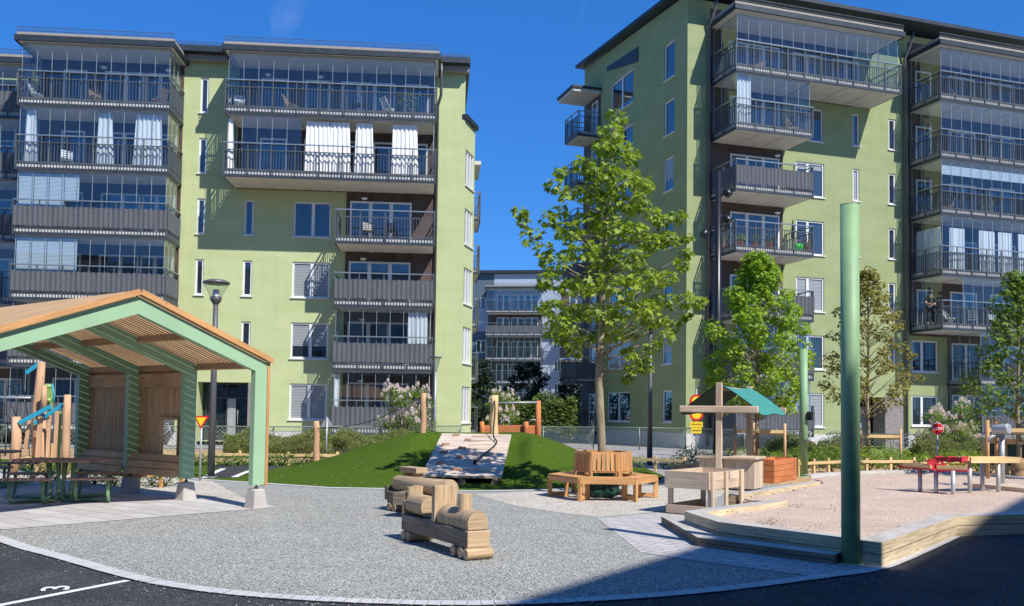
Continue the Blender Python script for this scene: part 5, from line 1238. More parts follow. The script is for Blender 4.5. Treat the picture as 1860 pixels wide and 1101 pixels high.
for i in range(6):
    for j in range(6):
        if i < 5: mb.tube([nodes[i, j], nodes[i+1, min(5, j+(i % 2))]], .012, 5)
        if j < 5: mb.tube([nodes[i, j], nodes[i, j+1]], .012, 5)
mb.build('climbing_net', M['rope'], t)
mb = MB(); mb.tube([L5(-40, 721, 21.6), L5(62, 723, 21.3)], .03, 8); mb.build('bar', M['galv'], t)

# ================================================================ FENCES
def rail_fence(label, pix, h, sp=.75, m='w_yellow', zr=(.75,), posts=None):
    P = [G(x, y) for x, y in pix]; t = thing('rail_fence', label, 'fence', P[0])
    for a, b in zip(P, P[1:]):
        a, b = a-P[0], b-P[0]; L_ = (b-a).length; n = max(1, round(L_/sp)); d = (b-a).normalized(); s_ = Vector((d.y, -d.x, 0))
        for k in range(n+1):
            if k == n and b != P[-1]-P[0]: continue
            q = a.lerp(b, k/n); hh = h*(1+rnd(-.05, .05)); mb = MB(); mb.obb(q+Z*(hh/2-.02), d*.042, s_*.035, Z*(hh/2+.02)); mb.build('post', M[m], t)
        for f in zr: mb = MB(); mb.bar(a+Z*h*f+s_*.052, b+Z*h*f+s_*.052, .028, .085); mb.build('rail', M[m], t)
    return t
rail_fence('low yellow timber rail fence in front of the juniper hedge on the left', [(300, 844), (700, 847)], .43)
rail_fence('short timber rail fence in the bed directly behind the shelter wall', [(150, 878), (250, 890), (330, 880)], .40, 1.0, 'w_orange')
rail_fence('low timber rail fence crossing behind the mound to the lamp', [(1140, 853), (1243, 858)], .45, 1.0)
rail_fence('low rail fence bending towards the play stall counter', [(1222, 874), (1300, 862), (1345, 872)], .50, .9)
rail_fence('low pale timber rail fence between the two green poles', [(1450, 866), (1530, 861), (1660, 860)], .50, .85)
rail_fence('low timber rail fence behind the red water table', [(1662, 866), (1720, 860), (1792, 860), (1870, 872)], .50, .9)
def stake_frame(label, base, sz=.5, h=1.45, m='w_robinia'):
    t = thing('tree_stakes', label, 'tree stakes', base)
    pts_ = [(-sz, -sz*.4), (sz, -sz*.5), (.1, sz)]
    for x_, y_ in pts_: mb = MB(); mb.tube([(x_, y_, 0), (x_, y_, h)], .045, 10); mb.build('stake', M[m], t)
    for i in range(2): a, b = pts_[i], pts_[i+1]; mb = MB(); mb.bar((*a, h-.25-.06*i), (*b, h-.25-.06*i), .03, .1); mb.build('crossbar', M['w_yellow'], t)
    return t
FP = [(-30, 27.6), (-17.3, 31.2), (-9, 34.5), (-2.3, 41.8)]
def chain_fence(label, P, h, base_z=0):
    P = [Vector((*p, 0)) for p in P]; t = thing('chain_link_fence', label, 'fence', P[0])
    wm = MB(); rm = MB()
    for a, b in zip(P, P[1:]):
        a, b = a-P[0], b-P[0]; d = (b-a); L_ = d.length; d.normalize(); n = round(L_/2.6); s_ = Vector((d.y, -d.x, 0))
        for k in range(n+1): q = a.lerp(b, k/n); mb = MB(); mb.tube([q, q+Z*h], .028, 8); mb.build('post', M['galv2'], t)
        rm.tube([a+Z*h, b+Z*h], .022, 8)
        st_ = .16; m_ = int(L_/st_)
        for k in range(m_):
            x_ = k*st_; x2 = min(L_, x_+h-.06)
            for sg in (0, 1):
                p0 = a+d*(x_ if sg == 0 else x2)+Z*.03; p1 = a+d*(x2 if sg == 0 else x_)+Z*(h-.03)
                wm.obb((p0+p1)/2, (p1-p0)/2, s_*.004, (p1-p0).cross(s_).normalized()*.006)
    wm.build('wire_mesh', M['galv2'], t); rm.build('top_rail', M['galv2'], t); return t
M['galv2'] = mat('green_grey_fence_metal', (.20, .25, .20), .5, metal=.3, var=.1)
chain_fence('chain link fence with thin posts in front of the left building', FP, 1.06)
chain_fence('chain link fence running behind the mound and the maple', [(-1.0, 41), (4, 44.2), (8.4, 43.8), (13.0, 39.6)], 1.06)
chain_fence('chain link fence in front of the right building behind the stop sign', [(13.6, 39.0), (20.7, 36.8), (32, 34)], 1.02)
# ================================================================ BICYCLES
def bicycle(label, loc, rz):
    t = thing('bicycle', label, 'bicycle', loc, rz, 'parked bicycles')
    for x_ in (-.52, .52):
        mb = MB(); mb.tube([(x_+.34*cos(a), 0, .35+.34*sin(a)) for a in [2*pi*k/24 for k in range(25)]], .013, 6, caps=False); o = mb.build('wheel', M['rope'], t)
        mb = MB()
        for k in range(10): a = pi*k/5; mb.bar((x_, 0, .35), (x_+.33*cos(a), 0, .35+.33*sin(a)), .004, .004)
        mb.tube([(x_, -.03, .35), (x_, .03, .35)], .03, 8); mb.build('spokes', M['galv'], o)
    mb = MB()
    for a, b in (((-.52, 0, .35), (-.1, 0, .3)), ((-.1, 0, .3), (-.2, 0, .85)), ((-.52, 0, .35), (-.18, 0, .75)), ((-.1, 0, .3), (.38, 0, .78)), ((-.18, 0, .72), (.36, 0, .85)), ((.52, 0, .35), (.34, 0, .98))): mb.tube([a, b], .018, 6)
    mb.build('frame', M['galv'], t)
    mb = MB(); mb.obb((-.21, 0, .88), (.13, 0, 0), (0, .06, 0), (0, 0, .025)); mb.build('saddle', M['rope'], t)
    mb = MB(); mb.tube([(.25, -.26, 1.0), (.36, -.1, 1.04), (.34, 0, 1.0), (.36, .1, 1.04), (.25, .26, 1.0)], .014, 6); mb.build('handlebar', M['galv'], t)
    return t
bk = bicycle('silver bicycle parked by the left building, seen through the shelter window', (D(290, 820, 40).x, 40, 0), R(10))
dup(bk, (D(1638, 820, 42).x, 42, 0), R(-15), 'silver bicycle parked against the white plinth right of the tall green pole')
dup(bk, (D(1510, 820, 43.5).x, 43.5, 0), R(30), 'silver bicycle parked left of the tall green pole by the plinth')
# ================================================================ FOLIAGE
MAPLE = [(0, -.05), (.38, -.12), (.26, .12), (.56, .42), (.2, .40), (0, .82)]
OVAL = [(0, -.4), (.2, -.25), (.28, .05), (.16, .38), (0, .6)]
class LM:
    def __init__(s): s.v = []; s.f = []
    def leaf(s, c, n, t, size, shape=MAPLE, fold=.18):
        b = n.cross(t); k = len(s.v); m = len(shape)
        for x, y in shape: s.v.append(c+(b*x+t*y+n*(fold*abs(x)-.12*y*y))*size)
        for x, y in shape[1:-1]: s.v.append(c+(b*-x+t*y+n*(fold*abs(x)-.12*y*y))*size)
        s.f.append([k+i for i in range(m)]); L_ = [k]+[k+m+i for i in range(m-2)]+[k+m-1]; s.f.append(L_[::-1])
    def clump(s, c, r, n, size, shape=MAPLE, out=None, sq=.8, droop=.35, up=.9):
        for _ in range(n):
            d = Vector((random.gauss(0, 1), random.gauss(0, 1), random.gauss(0, 1))).normalized(); q = d*r*rnd(.35, 1)**.6; q.z *= sq
            nn = (Vector((rnd(-1, 1), rnd(-1, 1), 0))*.75+d*.5+Vector((0, 0, up))).normalized()
            t = Vector((d.x+rnd(-.6, .6), d.y+rnd(-.6, .6), -droop)); t = (t-nn*t.dot(nn))
            if t.length < .05: continue
            s.leaf(c+q, nn, t.normalized(), size*rnd(.65, 1.2), shape)
    def build(s, name, m, par=None):
        me = bpy.data.meshes.new(name); me.from_pydata([tuple(v) for v in s.v], [], s.f); me.materials.append(m); me.update()
        o = bpy.data.objects.new(name, me); C.objects.link(o)
        if par is not None: o.parent = par
        return o
def limb(mb, p, q, r0, r1, sag=.12):
    d = q-p; m_ = p+d*.5+Vector((rnd(-.06, .06), rnd(-.06, .06), -sag*d.xy.length)); mb.tube([p, p+(m_-p)*.6+Vector((0, 0, 0)), m_, m_+(q-m_)*.55, q], [r0, r0*.85, (r0+r1)/2, r1*1.2, r1], 7)
# --- the maple inside the bench, clumps read off the photo and spread in depth
t = thing('maple_tree', 'tall young maple with light green leaves growing through the hexagonal bench', 'tree', TR)
CL = [(1122, 212, 22), (1108, 240, 24), (1098, 268, 26), (1128, 275, 26), (1152, 285, 20), (1062, 300, 26), (1092, 312, 30), (1130, 325, 34), (1168, 335, 24), (1018, 312, 16), (1006, 336, 20), (1030, 352, 22), (1070, 350, 28), (1110, 365, 32), (1155, 372, 28), (1180, 390, 18),
      (942, 385, 13), (950, 402, 17), (965, 430, 22), (995, 400, 20), (1015, 385, 22), (1030, 420, 26), (1068, 400, 30), (1110, 415, 36), (1150, 420, 26), (1200, 400, 20), (1232, 392, 17), (985, 455, 22), (1010, 480, 28), (1052, 455, 32), (1095, 468, 36), (1140, 470, 30), (1178, 440, 24), (1212, 435, 24), (1246, 460, 16), (1250, 432, 12),
      (990, 505, 18), (984, 520, 13), (1030, 520, 24), (1070, 515, 32), (1120, 520, 34), (1162, 505, 30), (1205, 505, 24), (1240, 480, 18), (1000, 560, 24), (1022, 590, 28), (1045, 565, 26), (1085, 570, 30), (1128, 565, 30), (1165, 560, 26), (1205, 548, 24), (1240, 545, 22), (1268, 548, 16), (1005, 610, 20), (1040, 622, 22), (1075, 612, 22), (1110, 605, 24), (1150, 605, 20), (1190, 580, 24), (1225, 590, 18),
      (1140, 640, 14), (1170, 650, 20), (1192, 630, 18), (1152, 668, 18), (1142, 688, 10), (1178, 672, 12), (1050, 640, 14), (1205, 612, 18), (1250, 575, 12)]
mb = MB(); top = D(1120, 225, 19.05)-TR
tp = [Vector((0, 0, -.1)), Vector((.0, 0, .5)), D(1088, 700, 19.05)-TR, D(1092, 600, 19.05)-TR, D(1096, 500, 19.05)-TR, D(1102, 380, 19.05)-TR, D(1112, 290, 19.05)-TR, top]
for q in tp: q.y = 0 if q.z < 3 else q.y*0
mb.tube(tp, [.105, .088, .085, .07, .055, .038, .02, .01], 14); mb.build('trunk', M['bark'], t)
lm = LM(); lb = MB()
for px_, py_, r_ in CL:
    rr = r_*19/1650; base_ = D(px_, py_, 19.05)-TR; off_x = abs(base_.x-.1); hw = max(.25, 1.7-abs(base_.z-3.9)*.33)
    dm = sqrt(max(.05, hw*hw-off_x*off_x))
    for s_ in ((-1, 1) if r_ > 23 else (random.choice((-1, 1)),)):
        c_ = base_+Vector((0, s_*dm*rnd(.15, .85), 0)); c_.x *= (19.05+c_.y)/19.05; c_.z = EYE+(c_.z-EYE)*(19.05+c_.y)/19.05
        n = int(22+rr*rr*285); lm.clump(c_, rr*.88, n, .15, droop=.6, up=.7)
        z_ = max(1.9, c_.z-.45*c_.xy.length-.15); f = (z_-.5)/(top.z-.5); tx = top.x*max(0, f)
        if rnd(0, 1) < (.45 if c_.z < 3.2 else .8): limb(lb, Vector((tx, 0, max(2.35, z_))), c_, .009+.007*min(2, c_.xy.length), .004, .05)
lm.build('crown', M['leaf'], t); lb.build('branches', M['bark'], t)
def tree(label, base, H, z0, prof, n, lsize, lm_, tr=.07, shape=MAPLE, per=42, name='tree', bark='bark', seed=1, cr=.3):
    random.seed(seed); t = thing(name, label, 'tree', base); mb = MB(); mb.tube([(0, 0, -.1), (.01, 0, z0*.6), (-.02, .01, z0), (.03, 0, (z0+H)/2), (0, 0, H)], [tr, tr*.85, tr*.8, tr*.45, .012], 10); mb.build('trunk', M[bark], t)
    L_ = LM(); lb = MB()
    for i in range(n):
        f = (i+rnd(0, 1))/n; z_ = z0+(H-z0)*f; R_ = prof(f); a = i*2.4+rnd(-.4, .4); r_ = R_*sqrt(rnd(.12, 1)); c_ = Vector((r_*cos(a), r_*sin(a), z_)); k = cr*rnd(.7, 1.25)*(1-.35*f)
        L_.clump(c_, k, int(per*rnd(.7, 1.2)), lsize, shape); zz = max(z0*.8, z_-.6*r_-.1); limb(lb, Vector((0, 0, zz)), c_, .016, .005, .02)
    L_.build('crown', M[lm_], t); lb.build('branches', M[bark], t); return t
q = D(1375, 845, 28); q.z = 0
tree('bright light green young tree standing behind the play stall', q, D(1400, 462, 28).z, 1.95, lambda f: 1.75*sin(pi*min(1, (.12+f*.88))**.8)**.8*(1-.35*f)+.12, 120, .125, 'leaf2', per=105, seed=3, cr=.36)
q = D(1577, 845, 30.5); q.z = 0
tree('slender young tree with olive and bronze leaves right of the tall green pole', q, D(1590, 492, 30.5).z, 2.1, lambda f: 1.6*sin(pi*min(1, (.12+f*.88))**.8)**.9*(1-.35*f)+.12, 92, .12, 'leaf3', per=52, seed=5, cr=.30)
q = D(1851, 852, 24); q.z = 0
t4 = tree('green tree cut by the right edge, its lower trunk wrapped in burlap', q, D(1850, 500, 24).z, 1.75, lambda f: 1.35*sin(pi*min(1, (.15+f*.85))**.7)**.8*(1-.45*f)+.1, 72, .13, 'leaf4', per=52, seed=8, cr=.32)
mb = MB(); mb.lathe([(.10, .0), (.19, .05), (.20, .3), (.16, .36), (.19, .42), (.19, .6), (.12, .68), (.09, .72)], 16); mb.build('burlap_wrap', M['burlap'], t4)
stake_frame('log stakes with a crossbar holding the bright green tree behind the stall', D(1375, 845, 28.2)*1.0-Z*D(1375, 845, 28.2).z, .75, 1.5)
stake_frame('log stakes with a low crossbar around the bronze leaved tree', D(1577, 845, 30.6)-Z*D(1577, 845, 30.6).z, .9, 1.35)
stake_frame('orange stakes with a crossbar beside the burlap wrapped tree', D(1822, 850, 23.6)-Z*D(1822, 850, 23.6).z, .5, 1.7, 'w_orange')
# trees and hedge in the gap
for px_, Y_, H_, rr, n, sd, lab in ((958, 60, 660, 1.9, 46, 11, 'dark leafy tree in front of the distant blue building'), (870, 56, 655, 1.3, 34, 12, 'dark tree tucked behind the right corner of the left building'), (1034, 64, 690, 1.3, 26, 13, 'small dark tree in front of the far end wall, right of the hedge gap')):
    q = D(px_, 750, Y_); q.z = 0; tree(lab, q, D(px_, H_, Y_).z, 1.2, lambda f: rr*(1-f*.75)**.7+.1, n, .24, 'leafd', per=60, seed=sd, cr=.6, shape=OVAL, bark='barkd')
def hedge(name, label, cat, p, q, w, h, n, size, m, shape=OVAL, z0=0, lumpy=.15, kind=None, up=.5):
    L_ = LM(); d = q-p; s_ = Vector((-d.y, d.x, 0)).normalized()
    for _ in range(n):
        f = rnd(0, 1); a = rnd(0, 1); x_ = rnd(-1, 1)
        prof_ = (1-abs(x_)**3*.6); hh = h*(1+lumpy*noise.noise(Vector((f*d.length*1.1, x_, 1.7)))*2)*prof_
        zz = hh*(a**.45); c_ = p+d*f+s_*x_*w/2*(1 if a > .3 else .92)+Vector((0, 0, z0+zz)); nn = Vector((rnd(-1, 1), rnd(-1.2, .4), rnd(0, 1)+up)).normalized(); t = Vector((rnd(-1, 1), rnd(-1, 1), rnd(-.2, 1))); t = (t-nn*t.dot(nn)).normalized()
        L_.leaf(c_, nn, t, size*rnd(.6, 1.3), shape)
    o = L_.build(name, M[m]); tag(o, label, cat, None, kind); return o
NEED = [(0, -.5), (.07, 0), (0, .75)]
p_, q_ = D(893, 700, 54), D(1050, 700, 52); p_.z = q_.z = 0
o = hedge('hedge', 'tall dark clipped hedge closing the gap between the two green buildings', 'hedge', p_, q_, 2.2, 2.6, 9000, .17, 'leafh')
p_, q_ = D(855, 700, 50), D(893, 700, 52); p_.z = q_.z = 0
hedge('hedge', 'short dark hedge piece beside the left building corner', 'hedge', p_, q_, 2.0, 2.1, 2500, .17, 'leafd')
a_ = [G(405, 842), G(770, 838)]; P_ = [Vector((D(408, 800, 33).x, 33, 0)), Vector((D(600, 800, 34).x, 34, 0)), Vector((D(770, 800, 36), ))[0:3] if False else Vector((D(770, 800, 37).x, 37, 0))]
for i, nm in ((0, 'low spreading juniper hedge in front of the left plinth, left half'), (1, 'low spreading juniper hedge running on to the lilac')):
    hedge('juniper_hedge', nm, 'hedge', P_[i], P_[i+1], 2.6, .78, 15000, .17, 'juniper', NEED, lumpy=.3, up=.2)
p_, q_ = D(1395, 800, 34), D(1560, 800, 34.5); p_.z = q_.z = 0
hedge('juniper_hedge', 'low juniper hedge in front of the fabric screened ground floor balcony on the right', 'hedge', p_, q_, 2.4, .85, 11000, .17, 'juniper', NEED, lumpy=.3, up=.2)
p_, q_ = D(1655, 800, 33.5), D(1790, 800, 33.5); p_.z = q_.z = 0
hedge('juniper_hedge', 'low juniper hedge below the right lilac behind the stop sign', 'hedge', p_, q_, 2.2, .9, 9000, .17, 'juniper', NEED, lumpy=.3, up=.2)
def shrub_proto(name, label, cat, loc, r_, h, n, size, m='shrub', shape=OVAL, group=None):
    t = thing(name, label, cat, loc, 0, group); L_ = LM(); mb = MB()
    for k in range(7):
        a = k*2.4; c_ = Vector((r_*.55*cos(a), r_*.55*sin(a), h*rnd(.35, .75))); L_.clump(c_, r_*.55, n//7, size, shape, sq=1.0); mb.tube([(0, 0, 0), c_*.5+Vector((0, 0, .05)), c_], [.012, .009, .005], 5)
    L_.build('foliage', M[m], t); mb.build('stems', M['barkd'], t); return t
random.seed(21)
ORD = 'first second third fourth fifth sixth seventh eighth ninth tenth eleventh twelfth thirteenth fourteenth fifteenth sixteenth seventeenth eighteenth nineteenth twentieth'.split()+['twenty-'+w for w in 'first second third fourth fifth sixth seventh eighth ninth'.split()]+['thirtieth', 'thirty-first', 'thirty-second']
def row(protos, pos, lab, small=lambda px: 1, sc=(.75, 1.2)):
    pos = sorted(pos)
    for i, (px_, py_) in enumerate(pos):
        l_ = 'leftmost' if i == 0 else 'rightmost' if i == len(pos)-1 else ORD[i]; pr = protos[i % len(protos)]
        l_ = lab.replace('#', l_ if l_ in ('leftmost', 'rightmost') else l_+' from left')
        if i < len(protos): pr.location = G(px_, py_); pr['label'] = l_
        else: dup(pr, G(px_, py_), rnd(0, 6), l_, sc=rnd(*sc)*small(px_))
sp0 = shrub_proto('rose_bush', 'x', 'shrub', (0, 0, 0), .50, .62, 420, .075, 'shrub', group='green bushes along the right rail fence')
sp1 = shrub_proto('rose_bush', 'x', 'shrub', (0, 0, 0), .5, .75, 420, .08, 'leaf2', group='green bushes along the right rail fence')
sp0.scale = sp1.scale = (.6, .6, .6)
row([sp0, sp1], [(1140, 846), (1160, 849), (1205, 850), (1228, 852), (1255, 850), (1285, 853), (1315, 850), (1340, 848), (1440, 852), (1400, 848), (1465, 848), (1490, 850), (1512, 858), (1503, 845), (1527, 848), (1560, 852), (1580, 856), (1604, 850), (1622, 858), (1645, 852), (1668, 856), (1690, 852), (1725, 856), (1750, 852), (1775, 857), (1800, 860), (1840, 862), (1590, 845), (1630, 845), (1420, 850)],
    'leafy green bush, # in the bed along the right rail fence', lambda px: .62 if px < 1240 else 1)
sp2 = shrub_proto('small_shrub', 'x', 'shrub', (0, 0, 0), .32, .36, 220, .07, 'shrub', group='small shrubs in the left bed')
row([sp2], [(x, 845+rnd(-2, 3)) for x in (312, 335, 355, 372, 412, 432, 463, 490, 513, 545, 570, 596, 620, 650, 672)], 'small green shrub, # in the mulch bed by the left rail fence', sc=(.8, 1.25))
sp3 = shrub_proto('yellow_green_bush', 'x', 'shrub', (0, 0, 0), .42, .5, 340, .06, 'shrub', group='bushes behind the shelter wall')
row([sp3], [(300, 884), (208, 882), (232, 880), (275, 882), (172, 880), (100, 872), (60, 872), (188, 876)], 'low yellow green bush, # in the bed behind the shelter', sc=(.8, 1.1))
def lilac(label, base, W_, H_, seed):
    random.seed(seed); t = thing('lilac_bush', label, 'shrub', base); L_ = LM(); B_ = LM(); mb = MB()
    for i in range(46):
        a = i*2.4; f = rnd(.12, 1); rr = W_/2*sqrt(rnd(.1, 1))*(1-.4*max(0, f-.6)); c_ = Vector((rr*cos(a), rr*.8*sin(a), H_*f)); L_.clump(c_, .3, 62, .105, OVAL)
        if f > .35 and rnd(0, 1) < .85:
            for _ in range(3):
                q = c_+Vector((rnd(-.25, .25), -rnd(.05, .3), rnd(.05, .3)))
                for k in range(34): z_ = rnd(0, .17); B_.leaf(q+Vector((rnd(-1, 1), rnd(-1, 1), 0))*.085*(1-z_*3.5)+Vector((0, 0, z_)), Vector((rnd(-1, 1), rnd(-1, .3), rnd(0, 1))).normalized(), Vector((0, 0, 1)), .06, OVAL)
        mb.tube([(rnd(-.1, .1), rnd(-.1, .1), 0), c_*.6, c_], [.022, .014, .006], 5)
    L_.build('foliage', M['leaf4'], t); B_.build('blossoms', M['blossom'], t); mb.build('stems', M['barkd'], t)
q = D(737, 790, 38.3); q.z = 0; lilac('lilac bush with pale pink blossom behind the mound at the left building', q, 2.3, D(737, 702, 38.3).z-.1, 31)
q = D(1722, 790, 36); q.z = 0; lilac('lilac bush with white pink blossom right behind the stop sign', q, 2.2, D(1722, 738, 36).z, 32)
q = D(912, 750, 50); q.z = 0; lilac('far lilac with pale blossom standing in front of the dark hedge', q, 1.8, D(912, 715, 50).z, 33)

# ================================================================ CURTAINS, BLINDS AND THINGS ON THE BALCONIES
def cur(fr, U, px0, px1, py, z, dep, label, top=2.83, z0=.44, dx=(0, 0)):
    x0_, x1_ = U(px0, dep-.2, py), U(px1, dep-.2, py); return curtain_obj(label, x0_, x1_, z+z0, z+top, -dep+.22, fr, xb=(x0_+dx[0], x1_+dx[1]))
for px0, px1, lab in ((46, 64, 'white curtain at the left end of the second highest left balcony'), (178, 202, 'narrow white curtain in the middle of the second highest left balcony'), (246, 292, 'wide white curtain at the right of the second highest left balcony')): cur(f1, U1, px0, px1, 260, Z1[4], DP, lab, dx=(-.1, .12))
for px0, px1, lab in ((414, 422, 'thin white curtain at the left end of the wide lower balcony'), (556, 598, 'wide white curtain, left one of the adjoining pair on the wide balcony'), (600, 634, 'white curtain joined on the right of the widest pair on the wide balcony'), (646, 676, 'white curtain between the wide pair and the last one on the wide balcony'), (713, 757, 'last white curtain near the downpipe on the wide balcony')): cur(f1, U1, px0, px1, 270, Z1[4], DP, lab, dx=(-.05, .1))
cur(f1, U1, 741, 776, 600, Z1[1], DP, 'white curtain on the first floor balcony above the lilac'); cur(f1, U1, 606, 616, 720, Z1[0], DP, 'thin pale curtain at the left end of the ground floor balcony by the lilac')
U2 = lambda px, v=0, py=400: f2.at(px, py, v)[0]
cur(f2, U2, 1339, 1364, 160, ZP[5], D2, 'white curtain at the glazed corner above the unglazed balconies on the right building')
for px0, px1, lab in ((1726, 1753, 'first white curtain from the corner on the fully curtained right balcony'), (1779, 1807, 'second white curtain from the corner on the fully curtained right balcony'), (1813, 1840, 'third white curtain from the corner on the fully curtained right balcony'), (1850, 1872, 'last white curtain cut by the picture edge on the right balcony')): cur(f2, U2, px0, px1, 430, ZR[3], D2, lab, top=2.7)
def side_curtain(fr, x, y0_, y1_, z0_, z1_, label):
    n = int((y1_-y0_)/.04); P = [[Vector((.05*sin(i*1.1)*(1+.2*j), y0_+(y1_-y0_)*i/n-y0_, (z1_-z0_)*(1-j/5))) for j in range(6)] for i in range(n+1)]
    mb = MB(); mb.sheet(P); o = mb.build('curtain', M['curtain']); o.location = fr.world(x, y0_, z0_); o.rotation_euler = (0, 0, fr.yaw); tag(o, label, 'curtain')
side_curtain(f2, rx0+.2, -D2+.3, -.3, ZR[3]+.44, ZR[3]+2.75, 'white curtain closing the shaded side of the fully curtained right balcony')
side_curtain(f2, px0+.2, -D2+.4, -.9, ZP[5]+.44, ZP[5]+2.75, 'white curtain on the shaded side of the glazed corner balcony')
def blind(fr, x0_, x1_, y, z0_, z1_, label, group=None):
    mb = MB(); n = int((z1_-z0_)/.06)
    for i in range(n): za = (z1_-z0_)*i/n; mb.face([(0, 0, za), (x1_-x0_, 0, za), (x1_-x0_, -.012, za+(z1_-z0_)/n/2), (0, -.012, za+(z1_-z0_)/n/2)]); mb.face([(0, -.012, za+(z1_-z0_)/n/2), (x1_-x0_, -.012, za+(z1_-z0_)/n/2), (x1_-x0_, 0, za+(z1_-z0_)/n), (0, 0, za+(z1_-z0_)/n)])
    o = mb.build('pleated_blind', M['pleat']); o.location = fr.world(x0_, y, z0_); o.rotation_euler = (0, 0, fr.yaw); return tag(o, label, 'blind', group)
M['pleat'] = mat('silver_pleated_blind', (.52, .58, .62), .5, var=.05)
wd = ['leftmost', 'second', 'third', 'fourth']
for r_, (k, ln) in enumerate(((3, (2.5, 2.1, 2.1, 1.75)), (2, (2.45, 2.4, 2.55, 2.7)))):
    for i in range(4):
        xa_ = lx0+.08+i*.665; blind(f1, xa_, xa_+.64, -DP+.13, Z1[k]+2.88-ln[i]*.72, Z1[k]+2.88, '%s silver pleated blind behind the glass of the %s screened left balcony' % (wd[i], ('upper', 'lower')[r_]))
blind(f2, rx0+.15, rx1-.2, -D2+.14, ZR[4]+2.25, ZR[4]+2.75, 'long white blind drawn down a little along the middle right balcony')
def chair(label, fr, x, y, z, rz, m, group=None, name='folding_chair'):
    t = thing(name, label, 'chair', fr.world(x, y, z), fr.yaw+rz, group)
    mb = MB(); mb.obb((0, 0, .43), (.24, 0, 0), (0, .23, 0), (0, 0, .018)); mb.build('seat', m, t)
    mb = MB()
    for k in range(4): mb.obb((0, .24+.035*k, .56+.11*k), (.23, 0, 0), (0, .006, .0), (0, .012, .04))
    mb.build('backrest', m, t)
    for s_ in (-.23, .23):
        mb = MB(); mb.bar((s_, -.22, 0), (s_, .36, .95), .025, .03); mb.bar((s_, .25, 0), (s_, -.2, .44), .025, .03); mb.build('leg', m, t)
    return t
fz = .37
X1 = lambda px, k, v=1.3: (f1.at(px, 739-(Z1[k]-1.7)*39, v)[0], -v)
ch = [('brown wooden folding chair left of centre on the top left balcony', f1, 172, 5, .6, 'w_table'), ('brown wooden folding chair at the right end of the top left balcony', f1, 288, 5, -1.9, 'w_table'), ('white reclining chair at the left end of the top left balcony', f1, 66, 5, 1.6, 'white'), ('white chair near the left end of the second highest left balcony', f1, 120, 4, .4, 'white'), ('white lounge chair at the left end of the top wide balcony', f1, 434, 5, .2, 'white'), ('brown chair on the top wide balcony right of the white lounge chair', f1, 528, 5, 1.1, 'w_table'), ('white chair beside the tall plant on the top wide balcony', f1, 705, 5, 2.2, 'white'), ('dark chair left on the open balcony under the wide ones', f1, 668, 3, .2, 'black_pole'), ('dark chair right on the open balcony under the wide ones', f1, 706, 3, -.4, 'black_pole')]
for lab, fr, px_, k, rz, m in ch: x, y = X1(px_, k); chair(lab, fr, x, y, Z1[k]+fz, rz, M[m])
for lab, px_, k, ZZ, rz, m in (('white chair on the right balcony next to the standing man', 1724, 2, ZR, .5, 'white'), ('white chair further right of the standing man behind the maple leaves', 1765, 2, ZR, 2.4, 'white'), ('white chair partly behind the tree on the balcony of the standing man', 1805, 2, ZR, -.5, 'white'), ('brown chair on the top right balcony near the corner', 1745, 6, ZR, .5, 'w_table'), ('red brown chair on the middle right balcony near the corner', 1722, 4, ZR, -1.2, 'w_table'), ('light wooden lounge chair on the glazed corner balcony', 1440, 5, ZP, 1.2, 'w_yellow'), ('dark armchair left on the top wide right balcony', 1380, 6, ZP, -.6, 'w_table'), ('dark folding chair right on the top wide right balcony', 1590, 6, ZP, .9, 'black_pole')):
    x = f2.at(px_, 400, 1.3)[0]; chair(lab, f2, x, -1.3, ZZ[k]+fz, rz, M[m])
def pot_plant(label, fr, x, y, z, s_=1.0, pm='terra', lmx='leaf4', leaves=110, h=.5):
    t = thing('potted_plant', label, 'potted plant', fr.world(x, y, z)); mb = MB(); mb.lathe([(0, 0), (.11*s_, 0), (.15*s_, .24*s_), (.16*s_, .26*s_), (.14*s_, .26*s_), (.12*s_, .22*s_), (0, .22*s_)], 14); mb.build('pot', M[pm], t)
    L_ = LM(); L_.clump(Vector((0, 0, .26*s_+h*.5)), h*.5, leaves, .09, OVAL, sq=1.2); L_.build('foliage', M[lmx], t); mb = MB(); mb.tube([(0, 0, .2*s_), (0, 0, .26*s_+h*.6)], .01, 5); mb.build('stem', M['barkd'], t); return t
x, y = X1(742, 5); pot_plant('tall green plant in a pot near the right end of the top wide balcony', f1, x, y, Z1[5]+fz, 1.3, h=1.1, leaves=200, lmx='leaf2')
for i, (px_, lm_, lab) in enumerate(((1312, 'leaf4', 'terracotta pot at the shaded end of the plant filled balcony'), (1345, 'leaf2', 'terracotta pot with light green leaves on the plant filled balcony'), (1372, 'leaf4', 'terracotta pot in the middle of the plant filled balcony'), (1398, 'leaf4', 'bushy terracotta pot right of the middle of the plant filled balcony'), (1467, 'leaf3', 'terracotta pot at the right end of the plant filled balcony'))):
    x = f2.at(px_, 450, 1.9 if i else 1.0)[0]; pot_plant(lab, f2, x, -1.9 if i else -1.0, ZP[3]+fz, 1.1, h=.45+.2*(i == 3), lmx=lm_)
x = f2.at(1450, 450, 2.0)[0]; t = thing('flower_bucket', 'bright green round bucket at the right end of the plant filled balcony', 'bucket', f2.world(x, -2.0, ZP[3]+fz)); mb = MB(); mb.lathe([(0, 0), (.15, 0), (.24, .2), (.22, .38), (.2, .38), (.2, .1), (0, .1)], 18); mb.build('bucket_body', M['brightgreen'], t); mb = MB(); mb.tube([(.21*cos(a), 0, .37+.2*sin(a)) for a in [pi*k/8 for k in range(9)]], .008, 5); mb.build('bucket_handle', M['steel'], t)
